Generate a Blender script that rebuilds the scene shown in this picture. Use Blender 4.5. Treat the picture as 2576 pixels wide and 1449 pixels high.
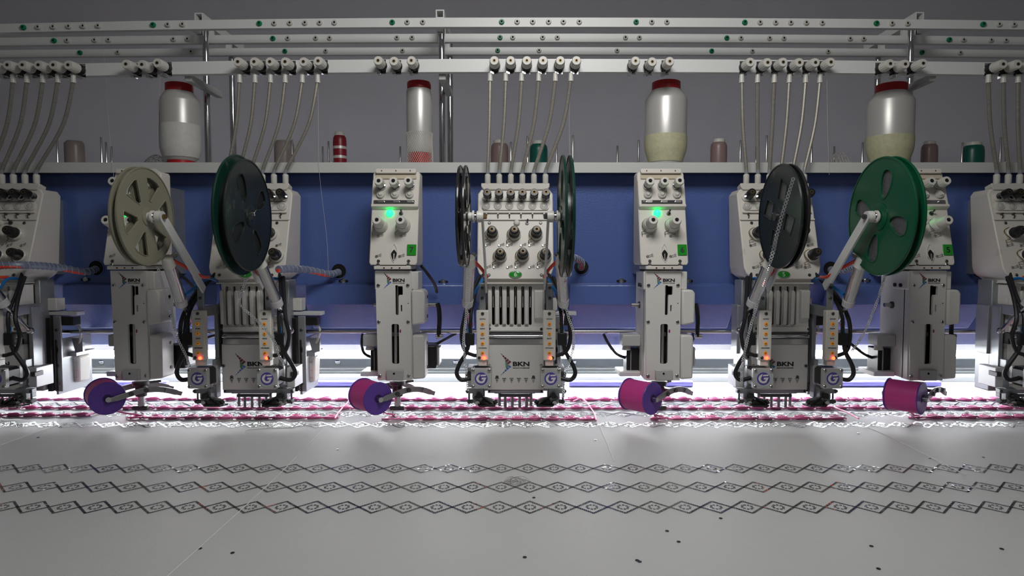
import bpy, bmesh, math, random
from mathutils import Vector, Matrix
from mathutils.geometry import delaunay_2d_cdt
random.seed(7)
for o in list(bpy.data.objects): bpy.data.objects.remove(o)
S = bpy.context.scene
COL = S.collection
PI = math.pi
# ------------------------------------------------------------------ camera
F, CX, CY = 1600.0, 1300.0, 724.5
TILT = math.atan(78.5 / F)
CAMZ, TZ = 1.075, 0.80                      # camera height, height of the cloth
cam = bpy.data.objects.new('camera', bpy.data.cameras.new('camera'))
COL.objects.link(cam); S.camera = cam
cam.location = (0, 0, CAMZ); cam.rotation_euler = (PI/2 - TILT, 0, 0)
cam.data.sensor_width = 36; cam.data.lens = F/2576*36
cam.data.shift_x = -(CX-1288)/2576; cam.data.clip_start = 0.02
# ------------------------------------------------------------------ light
w = bpy.data.worlds.new('world'); S.world = w; w.use_nodes = True
w.node_tree.nodes['Background'].inputs[0].default_value = (1.0, 0.98, 0.99, 1)
w.node_tree.nodes['Background'].inputs[1].default_value = 0.05
def area(name, loc, target, sx, sy, power, col=(1, 1, 1), spread=PI):
    l = bpy.data.lights.new(name, 'AREA'); l.shape = 'RECTANGLE'; l.size = sx; l.size_y = sy
    l.energy = power; l.color = col; l.spread = spread
    o = bpy.data.objects.new(name, l); COL.objects.link(o); o.location = loc
    o.rotation_euler = (Vector(target)-Vector(loc)).to_track_quat('-Z', 'Y').to_euler()
    return o
area('hanging_lamp_light', (0.08, 0.48, 1.66), (0.05, 0.95, 1.05), 0.35, 0.25, 3.3, (1.0, 0.985, 0.96))
S.view_settings.view_transform = 'Standard'; S.view_settings.look = 'None'
S.view_settings.gamma = 1; S.view_settings.use_curve_mapping = False
S.view_settings.exposure = 0.35
# ------------------------------------------------------------------ helpers
def W(px, py, d):
    """point at depth d seen at photo pixel (px, py)"""
    u = (px-CX)/F; v = (CY-py)/F
    y = math.cos(TILT)+v*math.sin(TILT); z = -math.sin(TILT)+v*math.cos(TILT)
    s = d/y
    return Vector((u*s, d, CAMZ+z*s))
def Zp(py, d): return W(CX, py, d).z
def Xp(px, d, py=700): return W(px, py, d).x
def ground(px, py, z=TZ):
    a = W(px, py, 1.0) - Vector((0, 0, CAMZ)); s = (z-CAMZ)/a.z
    return Vector((a.x*s, a.y*s, z))
class TP:
    """tilted front plate: plane through (d0,y0) and (d1,y1)"""
    def __init__(s, d0, y0, d1, y1):
        a = W(CX, y0, d0); b = W(CX, y1, d1)
        s.o = a; s.v = (b-a).normalized(); s.x = Vector((1, 0, 0)); s.n = s.x.cross(s.v)
    def p(s, px, py, h=0):
        c = Vector((0, 0, CAMZ)); r = W(px, py, 1.0)-c
        t = (s.o-c).dot(s.n)/r.dot(s.n)
        return c+r*t+s.n*h
    def m(s, px, py, h=0):
        p = s.p(px, py, h)
        return Matrix.Translation(p) @ Matrix((s.x, s.v, s.n)).transposed().to_4x4()
FRONT = Matrix(((1, 0, 0), (0, 0, -1), (0, 1, 0))).to_4x4()   # local XY faces the camera side (-Y)
def fm(px, py, d): return Matrix.Translation(W(px, py, d)) @ FRONT
def inpoly(c, l):
    r = False; j = len(l)-1
    for i in range(len(l)):
        if (l[i][1] > c.y) != (l[j][1] > c.y) and c.x < (l[j][0]-l[i][0])*(c.y-l[i][1])/(l[j][1]-l[i][1])+l[i][0]: r = not r
        j = i
    return r
class MB:
    def __init__(s): s.v = []; s.f = []
    def add(s, vs, fs):
        n = len(s.v); s.v += [Vector(q) for q in vs]; s.f += [tuple(i+n for i in q) for q in fs]; return s
    def hexa(s, a, b):      # two quads
        s.add(list(a)+list(b), [(0, 1, 2, 3), (7, 6, 5, 4), (0, 4, 5, 1), (1, 5, 6, 2), (2, 6, 7, 3), (3, 7, 4, 0)]); return s
    def box(s, x0, x1, y0, y1, z0, z1):
        return s.hexa([(x0, y0, z0), (x1, y0, z0), (x1, y0, z1), (x0, y0, z1)], [(x0, y1, z0), (x1, y1, z0), (x1, y1, z1), (x0, y1, z1)])
    def pb(s, px0, px1, py0, py1, d, t):     # box whose front face covers a pixel rectangle at depth d
        return s.box(Xp(px0, d, (py0+py1)/2), Xp(px1, d, (py0+py1)/2), d, d+t, Zp(py1, d), Zp(py0, d))
    def lathe(s, prof, n=16, M=None, rib=0, cap=True):
        M = M or Matrix.Identity(4); vs = []; fs = []
        for (r, h) in prof:
            for i in range(n):
                rr = r*(1-rib*(i % 2)); a = 2*PI*i/n
                vs.append(M @ Vector((rr*math.cos(a), rr*math.sin(a), h)))
        for k in range(len(prof)-1):
            for i in range(n):
                j = (i+1) % n; fs.append((k*n+i, k*n+j, (k+1)*n+j, (k+1)*n+i))
        if cap:
            fs.append(tuple(range(n))); q = (len(prof)-1)*n; fs.append(tuple(q+i for i in range(n)))
        return s.add(vs, fs)
    def cyl(s, p0, p1, r0, r1=None, n=14):
        p0 = Vector(p0); p1 = Vector(p1); r1 = r0 if r1 is None else r1
        M = Matrix.Translation(p0) @ (p1-p0).to_track_quat('Z', 'Y').to_matrix().to_4x4()
        return s.lathe([(r0, 0), (r1, (p1-p0).length)], n, M)
    def tube(s, pts, r, n=8, flat=1.0, closed=False):
        pts = [Vector(q) for q in pts]; m = len(pts); vs = []; fs = []
        up = Vector((0, 0, 1)); prev = None
        for i, q in enumerate(pts):
            t = (pts[min(i+1, m-1)]-pts[max(i-1, 0)]).normalized()
            if prev is None:
                a = up.cross(t)
                if a.length < 1e-3: a = Vector((1, 0, 0)).cross(t)
            else: a = prev-t*prev.dot(t)
            a.normalize(); prev = a; b = t.cross(a)
            rr = r(i/(m-1)) if callable(r) else r
            for k in range(n):
                c = 2*PI*k/n; vs.append(q+a*rr*math.cos(c)+b*rr*flat*math.sin(c))
        for i in range(m-1):
            for k in range(n):
                l = (k+1) % n; fs.append((i*n+k, i*n+l, (i+1)*n+l, (i+1)*n+k))
        fs.append(tuple(range(n))); fs.append(tuple((m-1)*n+k for k in range(n)))
        return s.add(vs, fs)
    def plate(s, outer, holes, z0, z1, M=None):
        """flat plate with holes in local XY, thickness z0..z1"""
        M = M or Matrix.Identity(4); loops = [outer]+list(holes); pts = []; ed = []
        for l in loops:
            n0 = len(pts); pts += [Vector(q[:2]) for q in l]
            ed += [(n0+i, n0+(i+1) % len(l)) for i in range(len(l))]
        k = 1000.0
        r = delaunay_2d_cdt([p*k for p in pts], ed, [], 0, 1e-6)
        tv = [p/k for p in r[0]]; tf = []
        for q in r[2]:
            c = sum((tv[i] for i in q), Vector((0, 0)))/len(q)
            if inpoly(c, outer) and not any(inpoly(c, h) for h in holes): tf.append(tuple(q))
        s.add([M @ Vector((p.x, p.y, z1)) for p in tv], tf)
        s.add([M @ Vector((p.x, p.y, z0)) for p in tv], [tuple(reversed(q)) for q in tf])
        for l in loops:
            n = len(l)
            s.add([M @ Vector((q[0], q[1], z0)) for q in l]+[M @ Vector((q[0], q[1], z1)) for q in l],
                  [(i, (i+1) % n, n+(i+1) % n, n+i) for i in range(n)])
        return s
    def mesh(s, name, mat, origin=None, ang=35):
        o = Vector(origin) if origin is not None else Vector((0, 0, 0))
        me = bpy.data.meshes.new(name); me.from_pydata([tuple(q-o) for q in s.v], [], s.f)
        b = bmesh.new(); b.from_mesh(me)
        bmesh.ops.remove_doubles(b, verts=b.verts, dist=1e-6)
        bmesh.ops.recalc_face_normals(b, faces=b.faces); b.to_mesh(me); b.free()
        me.materials.append(mat); me.shade_smooth(); me.set_sharp_from_angle(angle=math.radians(ang))
        return me
def ob(name, me, parent=None, M=None, bevel=0, label=None):
    o = bpy.data.objects.new(name, me); COL.objects.link(o)
    if parent is not None: o.parent = parent
    if M is not None: o.matrix_local = M
    if bevel:
        b = o.modifiers.new('bevel', 'BEVEL'); b.width = bevel; b.segments = 2; b.limit_method = 'ANGLE'; b.angle_limit = math.radians(40)
    if label: o['label'] = label
    return o
def org(p):     # world origin of the thing a part belongs to (parts keep identity transforms unless given M)
    while p is not None and p.parent is not None: p = p.parent
    return p.location if p is not None else Vector((0, 0, 0))
def part(name, mb, mat, parent, bevel=0, label=None, ang=35):
    return ob(name, mb.mesh(name, mat, org(parent), ang), parent, None, bevel, label)
def place(name, me, parent, M, label=None, bevel=0):     # shared mesh put at world matrix M under an un-rotated thing
    return ob(name, me, parent, Matrix.Translation(-org(parent)) @ M, bevel, label)
def root(name, loc, label, cat, group=None):
    o = bpy.data.objects.new(name, None); COL.objects.link(o); o.location = loc; o.empty_display_size = .02
    return tag(o, label, cat, group)
def tag(o, label, cat, group=None, kind=None):
    if label: o['label'] = label
    if cat: o['category'] = cat
    if group: o['group'] = group
    if kind: o['kind'] = kind
    return o
def struct(name, mb, mat, **k):
    o = ob(name, mb.mesh(name, mat), **k); o['kind'] = 'structure'; return o
def copy_tree(o, parent=None):
    c = o.copy(); COL.objects.link(c); c.parent = parent
    for ch in o.children: copy_tree(ch, c)
    return c
def circ(r, n=24, cx=0, cy=0, ry=None, a0=0):
    ry = r if ry is None else ry
    return [(cx+r*math.cos(a0+2*PI*i/n), cy+ry*math.sin(a0+2*PI*i/n)) for i in range(n)]
def rrect(x0, x1, y0, y1, r, n=5):
    out = []
    for (cx, cy, a) in ((x1-r, y1-r, 0), (x0+r, y1-r, PI/2), (x0+r, y0+r, PI), (x1-r, y0+r, 3*PI/2)):
        out += [(cx+r*math.cos(a+PI/2*i/n), cy+r*math.sin(a+PI/2*i/n)) for i in range(n+1)]
    return out
def bez(pts, n=8):      # Catmull-Rom through points
    pts = [Vector(p) for p in pts]; out = []
    for i in range(len(pts)-1):
        p0 = pts[max(i-1, 0)]; p1 = pts[i]; p2 = pts[i+1]; p3 = pts[min(i+2, len(pts)-1)]
        for k in range(n):
            t = k/n
            out.append(0.5*((2*p1)+(p2-p0)*t+(2*p0-5*p1+4*p2-p3)*t*t+(3*p1-p0-3*p2+p3)*t**3))
    return out+[pts[-1]]
_tx = {}
def text_mb(s, h, bold=0.0, wide=1.0, depth=0.0003):
    """lettering in local XY, centred, cap height h"""
    k = (s, bold)
    if k not in _tx:
        c = bpy.data.curves.new('t', 'FONT'); c.body = s; c.size = 1.0; c.offset = bold; c.resolution_u = 3; c.extrude = .02
        o = bpy.data.objects.new('t', c); COL.objects.link(o); bpy.context.view_layer.update()
        me = bpy.data.meshes.new_from_object(o.evaluated_get(bpy.context.evaluated_depsgraph_get()))
        vs = [v.co.copy() for v in me.vertices]; fs = [tuple(p.vertices) for p in me.polygons]
        bpy.data.objects.remove(o); bpy.data.meshes.remove(me)
        _tx[k] = (vs, fs)
    vs, fs = _tx[k]
    x0 = min(v.x for v in vs); x1 = max(v.x for v in vs); y0 = min(v.y for v in vs); y1 = max(v.y for v in vs)
    sc = h/(y1-y0); m = MB()
    m.add([((v.x-(x0+x1)/2)*sc*wide, (v.y-(y0+y1)/2)*sc, depth if v.z > 0 else 0) for v in vs], fs)
    return m
# ------------------------------------------------------------------ materials
_m = {}
def mat(name, col, rough=.5, metal=0.0, var=0.0, scale=30, dirt=None, dscale=18, dlo=.55, bump=0, bscale=200, emit=None, es=0, trans=0, alpha=1, coat=0, spec=.5, stretch=None, ior=1.45):
    if name in _m: return _m[name]
    M = bpy.data.materials.new(name); M.use_nodes = True; nt = M.node_tree; N = nt.nodes; L = nt.links
    b = N['Principled BSDF']; b.inputs['Roughness'].default_value = rough; b.inputs['Metallic'].default_value = metal
    b.inputs['Specular IOR Level'].default_value = spec; b.inputs['IOR'].default_value = ior
    b.inputs['Transmission Weight'].default_value = trans; b.inputs['Alpha'].default_value = alpha; b.inputs['Coat Weight'].default_value = coat
    tc = N.new('ShaderNodeTexCoord'); src = tc.outputs['Object']
    if stretch:
        mp = N.new('ShaderNodeMapping'); mp.inputs['Scale'].default_value = stretch; L.new(src, mp.inputs[0]); src = mp.outputs[0]
    c4 = tuple(col)+(1,)
    nz = N.new('ShaderNodeTexNoise'); nz.inputs['Scale'].default_value = scale; nz.inputs['Detail'].default_value = 5; L.new(src, nz.inputs['Vector'])
    mx = N.new('ShaderNodeMixRGB'); mx.inputs[1].default_value = tuple(x*(1-var) for x in col)+(1,); mx.inputs[2].default_value = tuple(min(1, x*(1+var)) for x in col)+(1,)
    L.new(nz.outputs['Fac'], mx.inputs[0]); out = mx.outputs[0]
    if dirt:
        n2 = N.new('ShaderNodeTexNoise'); n2.inputs['Scale'].default_value = dscale; n2.inputs['Detail'].default_value = 8; n2.inputs['Roughness'].default_value = .7; L.new(src, n2.inputs['Vector'])
        rp = N.new('ShaderNodeValToRGB'); rp.color_ramp.elements[0].position = dlo; rp.color_ramp.elements[1].position = min(1, dlo+.22); L.new(n2.outputs['Fac'], rp.inputs[0])
        m2 = N.new('ShaderNodeMixRGB'); m2.inputs[2].default_value = tuple(dirt)+(1,); L.new(rp.outputs[0], m2.inputs[0]); L.new(out, m2.inputs[1]); out = m2.outputs[0]
    L.new(out, b.inputs['Base Color'])
    if bump:
        n3 = N.new('ShaderNodeTexNoise'); n3.inputs['Scale'].default_value = bscale; n3.inputs['Detail'].default_value = 3; L.new(src, n3.inputs['Vector'])
        bp = N.new('ShaderNodeBump'); bp.inputs['Strength'].default_value = bump; bp.inputs['Distance'].default_value = .001
        L.new(n3.outputs['Fac'], bp.inputs['Height']); L.new(bp.outputs[0], b.inputs['Normal'])
    if emit:
        b.inputs['Emission Color'].default_value = tuple(emit)+(1,); b.inputs['Emission Strength'].default_value = es
    _m[name] = M; return M
WHITE = mat('white_plastic', (.68, .655, .60), .42, var=.05, scale=14, dirt=(.40, .37, .32), dscale=22, dlo=.62)
PLATE = mat('white_painted_plate', (.70, .69, .655), .38, var=.04, scale=18, dirt=(.42, .40, .36), dscale=30, dlo=.66)
GREYP = mat('grey_painted_metal', (.46, .47, .46), .4, var=.06, scale=20, dirt=(.25, .24, .22), dscale=25, dlo=.62)
CAST = mat('cast_aluminium', (.32, .335, .345), .38, .5, var=.15, scale=40)
ALU = mat('aluminium_profile', (.70, .71, .71), .42, .25, var=.05, scale=8, stretch=(.2, 1, 6))
RAILM = mat('powder_coated_rail', (.74, .75, .74), .4, var=.03, scale=6, dirt=(.5, .5, .48), dscale=14, dlo=.68)
STEEL = mat('brushed_steel', (.55, .55, .54), .25, 1, var=.12, scale=60)
CHROME = mat('chrome', (.62, .63, .65), .1, 1, var=.05)
DARKM = mat('blackened_steel', (.10, .10, .10), .35, .8, var=.2)
BLACK = mat('black_plastic', (.014, .014, .015), .35, var=.2, scale=80)
RUBBER = mat('black_cable_sheath', (.016, .016, .018), .45)
HOLE = mat('dark_opening', (.004, .004, .005), .8)
BRASS = mat('brass', (.26, .18, .08), .5, .9)
BLUE = mat('blue_enamel_paint', (.085, .138, .37), .30, var=.06, scale=5, bump=.5, bscale=330, coat=.35, dirt=(.095, .15, .37), dscale=9, dlo=.6)
WALLM = mat('grey_plaster', (.53, .51, .515), .85, var=.06, scale=2.2, dirt=(.475, .455, .46), dscale=3.5, dlo=.58)
CLOTH = mat('white_cloth', (.54, .545, .54), .55, var=.02, scale=60, bump=.25, bscale=900, spec=.25, dirt=(.495, .495, .495), dscale=5, dlo=.6)
PINK = mat('pink_satin_cord', (.90, .18, .44), .38, var=.18, scale=160, spec=.5)
PURPLE = mat('purple_plastic', (.11, .045, .32), .4, var=.08)
LILAC = mat('lilac_plastic_rod', (.36, .33, .78), .3)
MAGENTA = mat('magenta_thread_winding', (.56, .05, .26), .5, var=.3, scale=60, stretch=(1, 1, 30))
GREENP = mat('green_badge', (.015, .28, .02), .2, var=.1, coat=.6)
GRN_EYE = mat('green_ceramic', (.0, .22, .085), .3)
WHT_EYE = mat('white_ceramic', (.60, .58, .53), .3)
INK = mat('black_print', (.015, .015, .02), .5)
INKR = mat('dark_red_print', (.16, .01, .035), .5)
INKG = mat('green_print', (.02, .16, .05), .5)
INKB = mat('blue_print', (.03, .16, .55), .5)
CLEAR = mat('clear_plastic', (.72, .71, .66), .25, var=.05, alpha=.55)
MILKY = mat('milky_plastic', (.66, .65, .60), .3, var=.05)
ORANGE = mat('orange_button', (.75, .27, .02), .35, emit=(.8, .25, .01), es=.12)
LEDR = mat('red_led', (1, .05, .02), .3, emit=(1, .045, .012), es=8)
LEDG = mat('green_led', (.05, 1, .35), .3, emit=(.01, 1, .14), es=3.0)
TUBEL = mat('lit_led_tube', (1, 1, 1), .4, emit=(.97, .985, 1), es=9)
RED = mat('red_plastic', (.42, .012, .018), .4, var=.1)
SPRING = mat('coiled_spring_tube', (.27, .255, .22), .4, .3, var=.35, scale=60, stretch=(1, 1, 9))
HOSE = mat('blue_grey_spiral_hose', (.17, .20, .29), .35, var=.4, scale=50)
REDHOSE = mat('red_air_tube', (.75, .06, .025), .35)
BLUEHOSE = mat('blue_air_tube', (.012, .17, .48), .35)
THREADW = mat('white_thread_winding', (.60, .59, .565), .36, .35, var=.06, scale=60, stretch=(1, 1, 40), spec=.6)
SEQ = mat('silver_sequin', (.20, .205, .22), .06, 1, var=.1)
NET = mat('white_net', (.62, .60, .55), .6)
ARMM = mat('dull_grey_steel', (.30, .30, .30), .38, .7, var=.15)
FOOTM = mat('dark_steel', (.22, .22, .22), .3, .9, var=.15)
# ------------------------------------------------------------------ room and bed
XE = 1.75      # half length of the machine that is built
struct('wall_back', MB().box(-4, 4, 2.4, 2.5, 0, 3.2), WALLM)
struct('floor', MB().box(-4, 4, -2.0, 2.4, -.1, 0), mat('grey_concrete', (.22, .22, .22), .8, var=.15, scale=4))
t = root('machine_table', (0, .9, 0), 'long grey machine table under the stretched white cloth', 'table')
part('table_top', MB().box(-XE, XE, .22, 1.72, TZ-.04, TZ-.004), mat('grey_laminate', (.42, .45, .44), .35, var=.04), t)
for x in (-1.6, 0, 1.6):
    for y in (.32, 1.62): part('leg', MB().box(x-.03, x+.03, y-.03, y+.03, 0, TZ-.04), GREYP, t)
# cloth: fine grid with gentle waves towards the camera
def cloth_z(x, y): return TZ+.0006*math.sin(x*2.3+.4)*math.sin(y*5)
m = MB(); nx, ny = 60, 40; y0c, y1c = .24, 1.385
vs = []; fs = []
for j in range(ny+1):
    for i in range(nx+1):
        x = -XE+2*XE*i/nx; y = y0c+(y1c-y0c)*j/ny; vs.append((x, y, TZ))
for j in range(ny):
    for i in range(nx): fs.append((j*(nx+1)+i, j*(nx+1)+i+1, (j+1)*(nx+1)+i+1, (j+1)*(nx+1)+i))
m.add(vs, fs); m.add([(-XE, y0c, TZ-.004), (XE, y0c, TZ-.004), (XE, y1c, TZ-.004), (-XE, y1c, TZ-.004)], [(3, 2, 1, 0)])
cl = ob('cloth_sheet', m.mesh('cloth_sheet', CLOTH)); tag(cl, 'white cloth sheet stretched flat over the machine table', 'cloth')
# ------------------------------------------------------------------ behind the heads, under the beam
t = root('led_tube_lamp', (0, 1.62, TZ), 'glowing white tube lamp running low behind the embroidery heads', 'lamp')
zt = Zp(890, 1.62)
for i in range(3):
    xa = -XE+i*2*XE/3+.012; xb = xa+2*XE/3-.024
    part('lamp_tube', MB().cyl((xa, 1.62, zt), (xb, 1.62, zt), .0095, n=16), TUBEL, t)
    for x in (xa-.006, xb+.006): part('lamp_socket', MB().box(x-.006, x+.006, 1.602, 1.655, TZ-.004, zt+.014), MILKY, t)
part('lamp_housing', MB().box(-XE, XE, 1.66, 1.70, TZ-.004, Zp(862, 1.66)), mat('grey_lamp_housing', (.16, .16, .18), .5), t)
zb = Zp(868, 1.24)
t = root('under_beam_lamp', (0, 1.36, zb), 'slim strip lamp fixed under the blue beam lighting the cloth', 'lamp')
part('lamp_channel', MB().box(-XE, XE, 1.345, 1.375, zb-.003, zb), ALU, t)
part('lamp_strip', MB().cyl((-XE, 1.36, zb-.009), (XE, 1.36, zb-.009), .006, n=12), mat('lit_led_strip', (1, 1, 1), .4, emit=(.97, .985, 1), es=48), t)
BEDM = mat('dull_aluminium', (.19, .20, .20), .45, .3, var=.08)
t = root('aluminium_bed_rail', (0, 1.5, TZ), 'ribbed aluminium rail on the table in front of the glowing tube', 'rail')
part('dark_channel', MB().box(-XE, XE, 1.552, 1.59, TZ-.004, Zp(903, 1.552)), mat('dark_grey_channel', (.07, .08, .09), .4, .3, var=.2), t)
part('upper_rib', MB().box(-XE, XE, 1.527, 1.55, TZ-.004, Zp(926, 1.527)), BEDM, t, .002)
part('lower_rib', MB().box(-XE, XE, 1.497, 1.525, TZ-.004, TZ+.004), BEDM, t, .001)
for k in range(12):
    x = -1.6+k*.29
    part('screw', MB().lathe([(.006, 0), (.006, .002), (.003, .004)], 12, Matrix.Translation((x, 1.552, Zp(908, 1.552)-.004)) @ FRONT), CHROME, t)
o = ob('glass_bed_strip', MB().box(-XE, XE, 1.43, 1.494, TZ-.004, TZ+.0015).mesh('glass_bed_strip', mat('greenish_glass_strip', (.07, .09, .083), .2, var=.06)))
tag(o, 'greenish grey glass strip on the table behind the cloth', 'glass strip')
o = ob('cloth_frame_bar', MB().box(-XE, XE, 1.395, 1.425, TZ-.004, TZ+.012).mesh('cloth_frame_bar', mat('grey_white_bar', (.30, .31, .31), .4)), bevel=.003)
tag(o, 'white frame bar clamping the far edge of the cloth', 'frame bar')
rods = [(175, 415, 'behind the purple spool with its disc facing out'), (762, 925, 'left of the coiling head numbered seven'), (1433, 1745, 'between the middle needle head and coiling head six'), (2070, 2372, 'behind the magenta spool of coiling head five')]
for a, b, lb in rods:
    d = 1.335; z = TZ+.007
    r = root('cloth_clip_rod', (Xp((a+b)/2, d), d, TZ), 'lilac plastic clip rod on the cloth '+lb, 'clip rod', 'lilac clip rods along the cloth edge')
    part('rod', MB().cyl((Xp(a, d), d, z), (Xp(b, d), d, z), .0068, n=14), LILAC, r)
    part('clip_strip', MB().box(Xp(a+24, d), Xp(b-30, d), d+.006, d+.02, TZ+.0005, TZ+.010), LILAC, r, .001)
# ------------------------------------------------------------------ blue beam
BF = 1.18
t = root('machine_beam', (0, BF, 0), 'long blue painted machine beam carrying the embroidery heads', 'machine beam')
zt0, zt1 = Zp(438, BF), Zp(716, BF)
prof = [(BF, zt0), (BF+.006, zt0+.003), (1.42, zt0+.003), (1.42, Zp(868, 1.24)), (1.24, Zp(868, 1.24)), (1.216, Zp(838, 1.216)), (1.21, Zp(760, 1.21)), (BF, zt1)]
def extr(prof, xa, xb):
    n = len(prof); m = MB()
    m.add([(xa, y, z) for y, z in prof]+[(xb, y, z) for y, z in prof], [(i, (i+1) % n, n+(i+1) % n, n+i) for i in range(n)]+[tuple(range(n)), tuple(range(n, 2*n))]); return m
part('beam_body', extr(prof, -XE-.13, XE+.13), BLUE, t, .003)
CF = BF-.014
def casing(px0, px1):
    pr = [(BF-.001, Zp(712, CF)), (CF, Zp(717, CF)), (CF, Zp(766, CF)), (BF+.026, Zp(826, BF+.026)), (BF+.034, Zp(826, BF+.026)), (BF+.014, Zp(760, BF)), (BF-.001, Zp(720, CF))]
    return extr(pr, Xp(px0, CF), Xp(px1, CF))
for a, b in ((-520, -120), (155, 545), (768, 1190), (1433, 1850), (2090, 2480), (2730, 3100)):
    part('lower_casing', casing(a, b), BLUE, t, .002)
for i, (px, py) in enumerate([(243, 674), (853, 682), (1462, 672), (2088, 676), (2463, 680)]):
    part('cable_hole', MB().lathe([(.0135, -.001), (.0135, .0012)], 24, fm(px, py, BF)), HOLE, t)
    part('hole_rim', MB().plate(circ(.0150, 24), [circ(.0134, 24)], -.0005, .0018, fm(px, py, BF)), BLUE, t)
screw_prof = [(.0052, 0), (.0052, .0025), (.0035, .0042), (.0012, .0046)]
beam_screw = MB().lathe(screw_prof, 14).mesh('beam_screw', STEEL)
for px, py in [(216, 703), (864, 707), (1115, 709), (1563, 707), (1731, 707), (2178, 706)]:
    place('beam_screw', beam_screw, t, fm(px, py, BF))
    part('washer_slot', MB().plate(rrect(-.009, .009, -.0022, .0022, .002, 3), [], .0, .0006, fm(px, py, BF)), HOLE, t)
for sx in (-1, 1):
    o = ob('machine_column', MB().box(sx*(XE+.07)-.06, sx*(XE+.07)+.06, BF+.03, 1.40, 0, Zp(868, 1.24)).mesh('machine_column', BLUE), bevel=.004)
    tag(o, 'blue column carrying the %s end of the machine beam' % ('left' if sx < 0 else 'right'), 'machine column')
o = ob('drive_shaft', MB().cyl((-XE, 1.152, Zp(834, 1.152)), (XE, 1.152, Zp(834, 1.152)), .0034, n=12).mesh('drive_shaft', STEEL))
tag(o, 'thin steel shaft running along the lower edge of the blue beam', 'shaft')
# ------------------------------------------------------------------ thread shelf
SF = 1.145; zs1, zs0 = Zp(410, SF), Zp(435, SF)
t = root('thread_shelf', (0, SF, zs0), 'long grey thread shelf with spool pins on top of the blue beam', 'shelf')
part('tray', MB().box(-XE, XE, SF, 1.50, zs1-.006, zs1), GREYP, t)
part('front_lip', MB().box(-XE, XE, SF-.004, SF+.002, zs0, zs1+.0005), mat('shelf_edge', (.58, .59, .57), .45, var=.04, scale=5), t)
part('tray_support', MB().box(-XE, XE, BF+.02, 1.40, zt0+.003, zs1-.006), DARKM, t)
for px, py, d in [(145, 345, 1.26), (164, 358, 1.30), (256, 345, 1.26), (268, 357, 1.30), (281, 368, 1.34), (735, 352, 1.26), (720, 370, 1.40), (812, 368, 1.34), (827, 355, 1.30), (1007, 368, 1.34), (1285, 357, 1.28), (1327, 342, 1.25), (1400, 360, 1.31), (1441, 340, 1.24), (1553, 366, 1.33), (1606, 352, 1.27), (1862, 353, 1.28), (1902, 367, 1.33), (1928, 340, 1.24), (2041, 355, 1.29), (2098, 368, 1.33), (2169, 358, 1.3), (2420, 358, 1.29), (2516, 345, 1.25), (2530, 360, 1.3)]:
    x = Xp(px, d, 400)
    part('spool_pin', MB().lathe([(.0019, 0), (.0019, 0), (.0019, Zp(py, d)-zs1-.001), (.0012, Zp(py, d)-zs1)], 10, Matrix.Translation((x, d, zs1))), STEEL, t)
# ------------------------------------------------------------------ spools
def lathe_part(name, prof, mt, r, n=28, rib=0): return part(name, MB().lathe(prof, n, Matrix.Translation(r.location), rib=rib), mt, r)
def big_spool(px, wpx, ytop, label, kind):
    d = 1.191; x = Xp(px, d, 300); R = wpx/2*d/F; H = Zp(ytop, d)-zs1
    r = root('thread_cone', (x, d, zs1), label, 'thread spool', 'big white thread cones on the shelf')
    if kind == 'cyl':
        lathe_part('spool_core', [(R*.93, 0), (R*.93, .030), (R*.8, .03), (R*.8, H-.012), (R*.93, H-.012), (R*.95, H-.004), (R*.9, H)], RED, r)
        lathe_part('thread_winding', [(R*.94, .024), (R, .028), (R, H-.017), (R*.94, H-.013)], THREADW, r)
        b = MB(); n = 40; zz = [.002+.0035*k for k in range(18)]
        vs = []; es = []
        for k, z in enumerate(zz):
            rr = R*(1.03+.05*math.sin(k*.4)*.5)
            for i in range(n): a = 2*PI*(i+.5*(k % 2))/n; vs.append((x+rr*math.cos(a), d+rr*math.sin(a), zs1+z))
        net = MB()
        for k in range(len(zz)-1):
            for i in range(n):
                for j in ((i, (i+1) % n) if k % 2 else ((i-1) % n, i)):
                    net.tube([vs[k*n+i], vs[(k+1)*n+j]], .0003, 3)
        part('net_sleeve', net, NET, r)
    else:
        Rc = R*.68
        lathe_part('spool_core', [(Rc, 0), (Rc, H-.001), (Rc*.93, H)], RED, r)
        prof = [(Rc*1.02, .010), (R*.86, .016), (R*.97, .028), (R, .036), (R, H*.78), (R*.96, H*.81), (R*.72, H*.89), (Rc*1.02, H*.90)]
        if kind == 'yellow': prof[0] = (Rc*1.05, .002); prof[1] = (R*.8, .008)
        lathe_part('thread_winding', prof, THREADW, r)
        if kind == 'yellow':
            hh = H*.36
            lathe_part('net_sleeve', [(R*.82, .0075), (R*.985, .0275), (R*1.02, .036), (R*1.022, hh), (R*1.004, hh)], mat('pale_yellow_net', (.52, .51, .33), .55, var=.25, scale=160), r)
        else:
            lathe_part('clear_sleeve', [(R*.88, .0155), (R*.985, .027), (R*1.015, .036), (R*1.015, H*.5), (R*1.003, H*.5)], mat('white_net_sleeve', (.60, .60, .58), .5, var=.12, scale=140), r)
big_spool(453, 93, 212, 'big white thread cone with red cap left of a chrome post', 'plain')
big_spool(1055, 63, 208, 'slim cylindrical white thread spool with red cap in a white net', 'cyl')
big_spool(1675, 102, 207, 'big white thread cone in pale yellow net above coiling head six', 'yellow')
big_spool(2240, 106, 213, 'big white thread cone in pale yellow net behind the bright green reel', 'yellow')
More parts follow.
